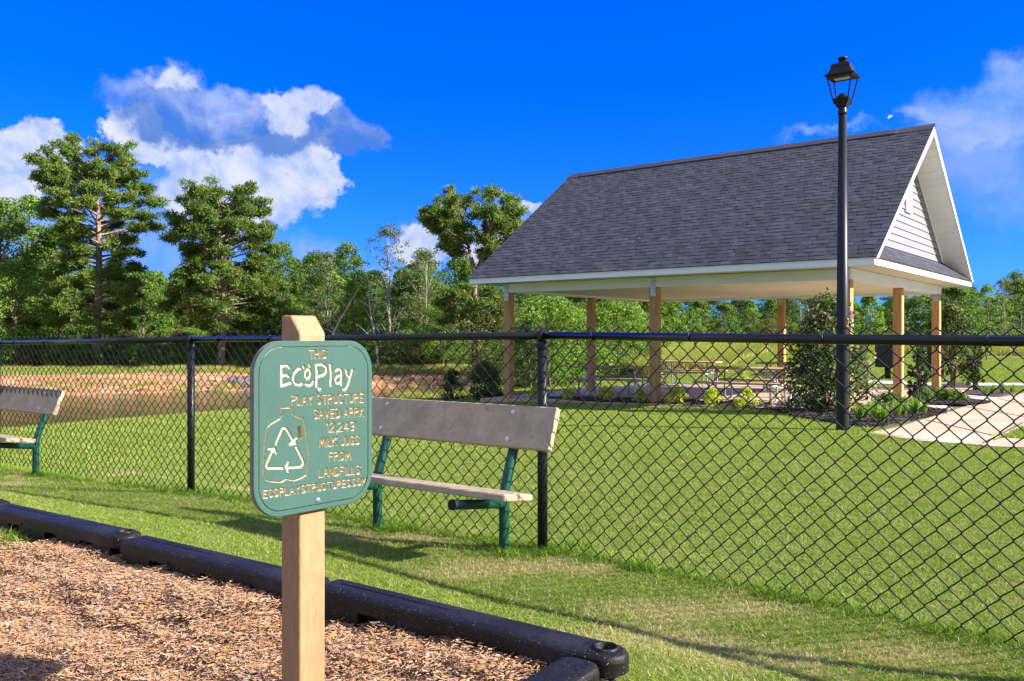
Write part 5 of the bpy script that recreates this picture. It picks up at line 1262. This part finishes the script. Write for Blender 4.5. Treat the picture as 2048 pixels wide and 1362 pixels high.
for i, (px, py, s) in enumerate([(1718, 846, 1.0), (1731, 843, .8), (1752, 838, 1.0), (1768, 842, .9), (1762, 852, .9), (1795, 838, .9), (1808, 836, .8), (1828, 834, 1.1), (1745, 828, .7), (1848, 832, .7), (1985, 792, .8), (2005, 790, .8), (1970, 795, .8), (2025, 788, .7)]):
    g = G(px, py); t = empty('daylily_clump', (g.x, g.y, h(g.x, g.y)+.04), rnd.uniform(0, 6), ['daylily clump with orange bloom nearest the lamp post', 'small daylily clump right of the orange bloom', 'daylily clump left of the bed middle', 'daylily clump in the middle of the bed', 'daylily clump at the lower lawn edge of the bed', 'daylily clump right of the bed middle', 'small daylily clump left of the tallest clump', 'tallest daylily clump at the right of the bed', 'small daylily clump behind the others near the low shrub', 'last small daylily clump at the path end of the bed', 'left daylily clump in the far bed', 'middle daylily clump in the far bed', 'leftmost small daylily clump beside the columnar shrub', 'rightmost daylily clump in the far bed'][i], 'flower plant', 'daylily clumps in the mulch beds')
    t.scale = (s,)*3; link('leaves', lm[i % 3], t)
    if i in (0, 10, 11, 13): o = link('flower', fm, t); o.location = (.08, -.05, .24)

# mailbox cabinets beyond the slab
g = P(1772, 765, 27.0); mz = h(g.x, g.y)
mbx = empty('mailbox_cabinet', (g.x, g.y, mz), -TH+.35, label='dark mailbox cabinets on pedestals seen behind the right timber posts', cat='mailbox')
for dx, w in ((0, .62), (1.15, .55)):
    mb = MB(); mb.box((dx, 0, .78), (w, .42, .82), bev=.02); part('cabinet', mb, MT['dark_panel'], mbx)
    mb = MB(); mb.tube([(dx+.05, 0, -.1), (dx+.05, 0, .38)], .09, 10); mb.box((dx+.05, 0, .02), (.4, .4, .04)); part('pedestal', mb, MT['dark_panel'], mbx)
    mb = MB(); mb.box((dx, 0, 1.205), (w+.05, .48, .03), bev=.008); part('cabinet_top', mb, MT['dark_panel'], mbx)
for dx in (-.62, 1.62):
    mb = MB(); mb.box((dx, .1, .5), (.10, .10, 1.25), bev=.008); part('side_post', mb, MT['grey_steel'], mbx)

# riprap at the culvert and stones on the bank
def rock_mesh(seed):
    r = np.random.default_rng(seed); bm = bmesh.new(); bmesh.ops.create_icosphere(bm, subdivisions=1, radius=1)
    for v in bm.verts: v.co *= 1+r.normal(0, .16); v.co.z *= .6
    me = bpy.data.meshes.new('rock'); bm.to_mesh(me); bm.free(); me.materials.append(MT['rock']); return me
rk = [source(rock_mesh(s)) for s in range(4)]
X = []; Y = []; Z = []; Sc = []
for k in range(110):
    px = rnd.gauss(494, 15); py = rnd.gauss(768, 7); Yd = 40.0+rnd.uniform(-.6, .8); p = P(px, py, Yd); X.append(p.x); Y.append(p.y); Z.append(max(h(p.x, p.y), ZW)+.02); Sc.append(rnd.uniform(.10, .26))
for k in range(420):
    px = rnd.uniform(-60, 960); Yd = (HC-ZW)*F/(790-YH-.017*px)+rnd.uniform(-.3, 2.0); p = P(px, 780, Yd); zz = h(p.x, p.y)
    if zz > ZW-.05: X.append(p.x); Y.append(p.y); Z.append(zz); Sc.append(rnd.uniform(.03, .10))
n = len(X); scatter('bank_rocks', np.array([X, Y, Z]).T, npr.uniform(0, 3, (n, 3)), np.array(Sc), rk, 'dark loose rocks on the clay bank by the water', 'rocks')
# reedy grass on the banks and the uncut meadow
mead = [grass_src(110, .45, .62, .018, .35, np.array([(.30, .33, .05), (.46, .40, .15), (.20, .28, .03), (.56, .46, .22)]), [.35, .25, .25, .15], s) for s in (15, 16)]
X = []; Y = []; Sc = []
for k in range(9000):
    px = rnd.uniform(1290, 1590); Yd = rnd.uniform(33, 62)
    e = 1290+ (62-Yd)*.0; lim = 1420+(Yd-33)*6.2
    if px < lim: X.append((px-1024)/F*Yd); Y.append(Yd); Sc.append(rnd.uniform(.6, 1.3))
for k in range(3500):
    Yd = rnd.uniform(60, 84); px = rnd.uniform(1280, 2300); X.append((px-1024)/F*Yd); Y.append(Yd); Sc.append(rnd.uniform(.8, 1.7))
for k in range(500):
    px = rnd.uniform(800, 1010); Yd = rnd.uniform(30, 39); x = (px-1024)/F*Yd
    if ZW < h(x, Yd) < ZW+.45: X.append(x); Y.append(Yd); Sc.append(rnd.uniform(.4, .9))
for k in range(2600):
    px = rnd.uniform(-150, 1000); Yd = rnd.uniform(42.5, 47); x = (px-1024)/F*Yd
    if h(x, Yd) > ZW+.52: X.append(x); Y.append(Yd); Sc.append(rnd.uniform(.2, .5))
for k in range(160):
    px = rnd.uniform(-60, 960); Yd = (HC-ZW)*F/(790-YH-.017*px)+rnd.uniform(-.1, 1.2); x = (px-1024)/F*Yd
    if h(x, Yd) > ZW-.02: X.append(x); Y.append(Yd); Sc.append(rnd.uniform(.2, .5))
x, y = np.array(X), np.array(Y); n = len(x)
scatter('meadow_grass', np.stack([x, y, H(x, y)], -1), np.stack([np.zeros(n), np.zeros(n), npr.uniform(0, 6.28, n)], -1), np.array(Sc), mead, 'tall uncut yellow green grass of the meadow and the banks', 'grass')
# dark bark mulch pieces in the beds
def mulch_bits():
    src = []
    for q in range(3):
        mb = MB(); r = random.Random(q)
        for k in range(60):
            a = r.uniform(0, 6.28); rr = .17*math.sqrt(r.random()); v = r.uniform(.5, 2.2); mb.box((rr*math.cos(a), rr*math.sin(a), r.uniform(0, .03)), (r.uniform(.02, .06), r.uniform(.008, .02), .006), Matrix.Rotation(r.uniform(0, 3), 3, 'Z') @ Matrix.Rotation(r.gauss(0, .4), 3, 'X'), col=(.045*v, .034*v, .032*v))
        src.append(source(mb.mesh('bark_bits', MT['chip'])))
    X = []; Y = []
    for poly in (bed_front, bed_right, bed_far):
        xs = [p[0] for p in poly]; ys = [p[1] for p in poly]; n = 9000; x = npr.uniform(min(xs), max(xs), n); y = npr.uniform(min(ys), max(ys), n); ok = inpoly(x, y, poly); X += list(x[ok]); Y += list(y[ok])
    X, Y = np.array(X), np.array(Y); k = min(len(X), 5000); X, Y = X[:k], Y[:k]; n = len(X)
    scatter('bark_mulch', np.stack([X, Y, H(X, Y)+.035], -1), np.stack([np.zeros(n), np.zeros(n), npr.uniform(0, 6, n)], -1), npr.uniform(.8, 1.3, n), src, 'dark shredded bark mulch filling the planting beds', 'mulch')
mulch_bits()
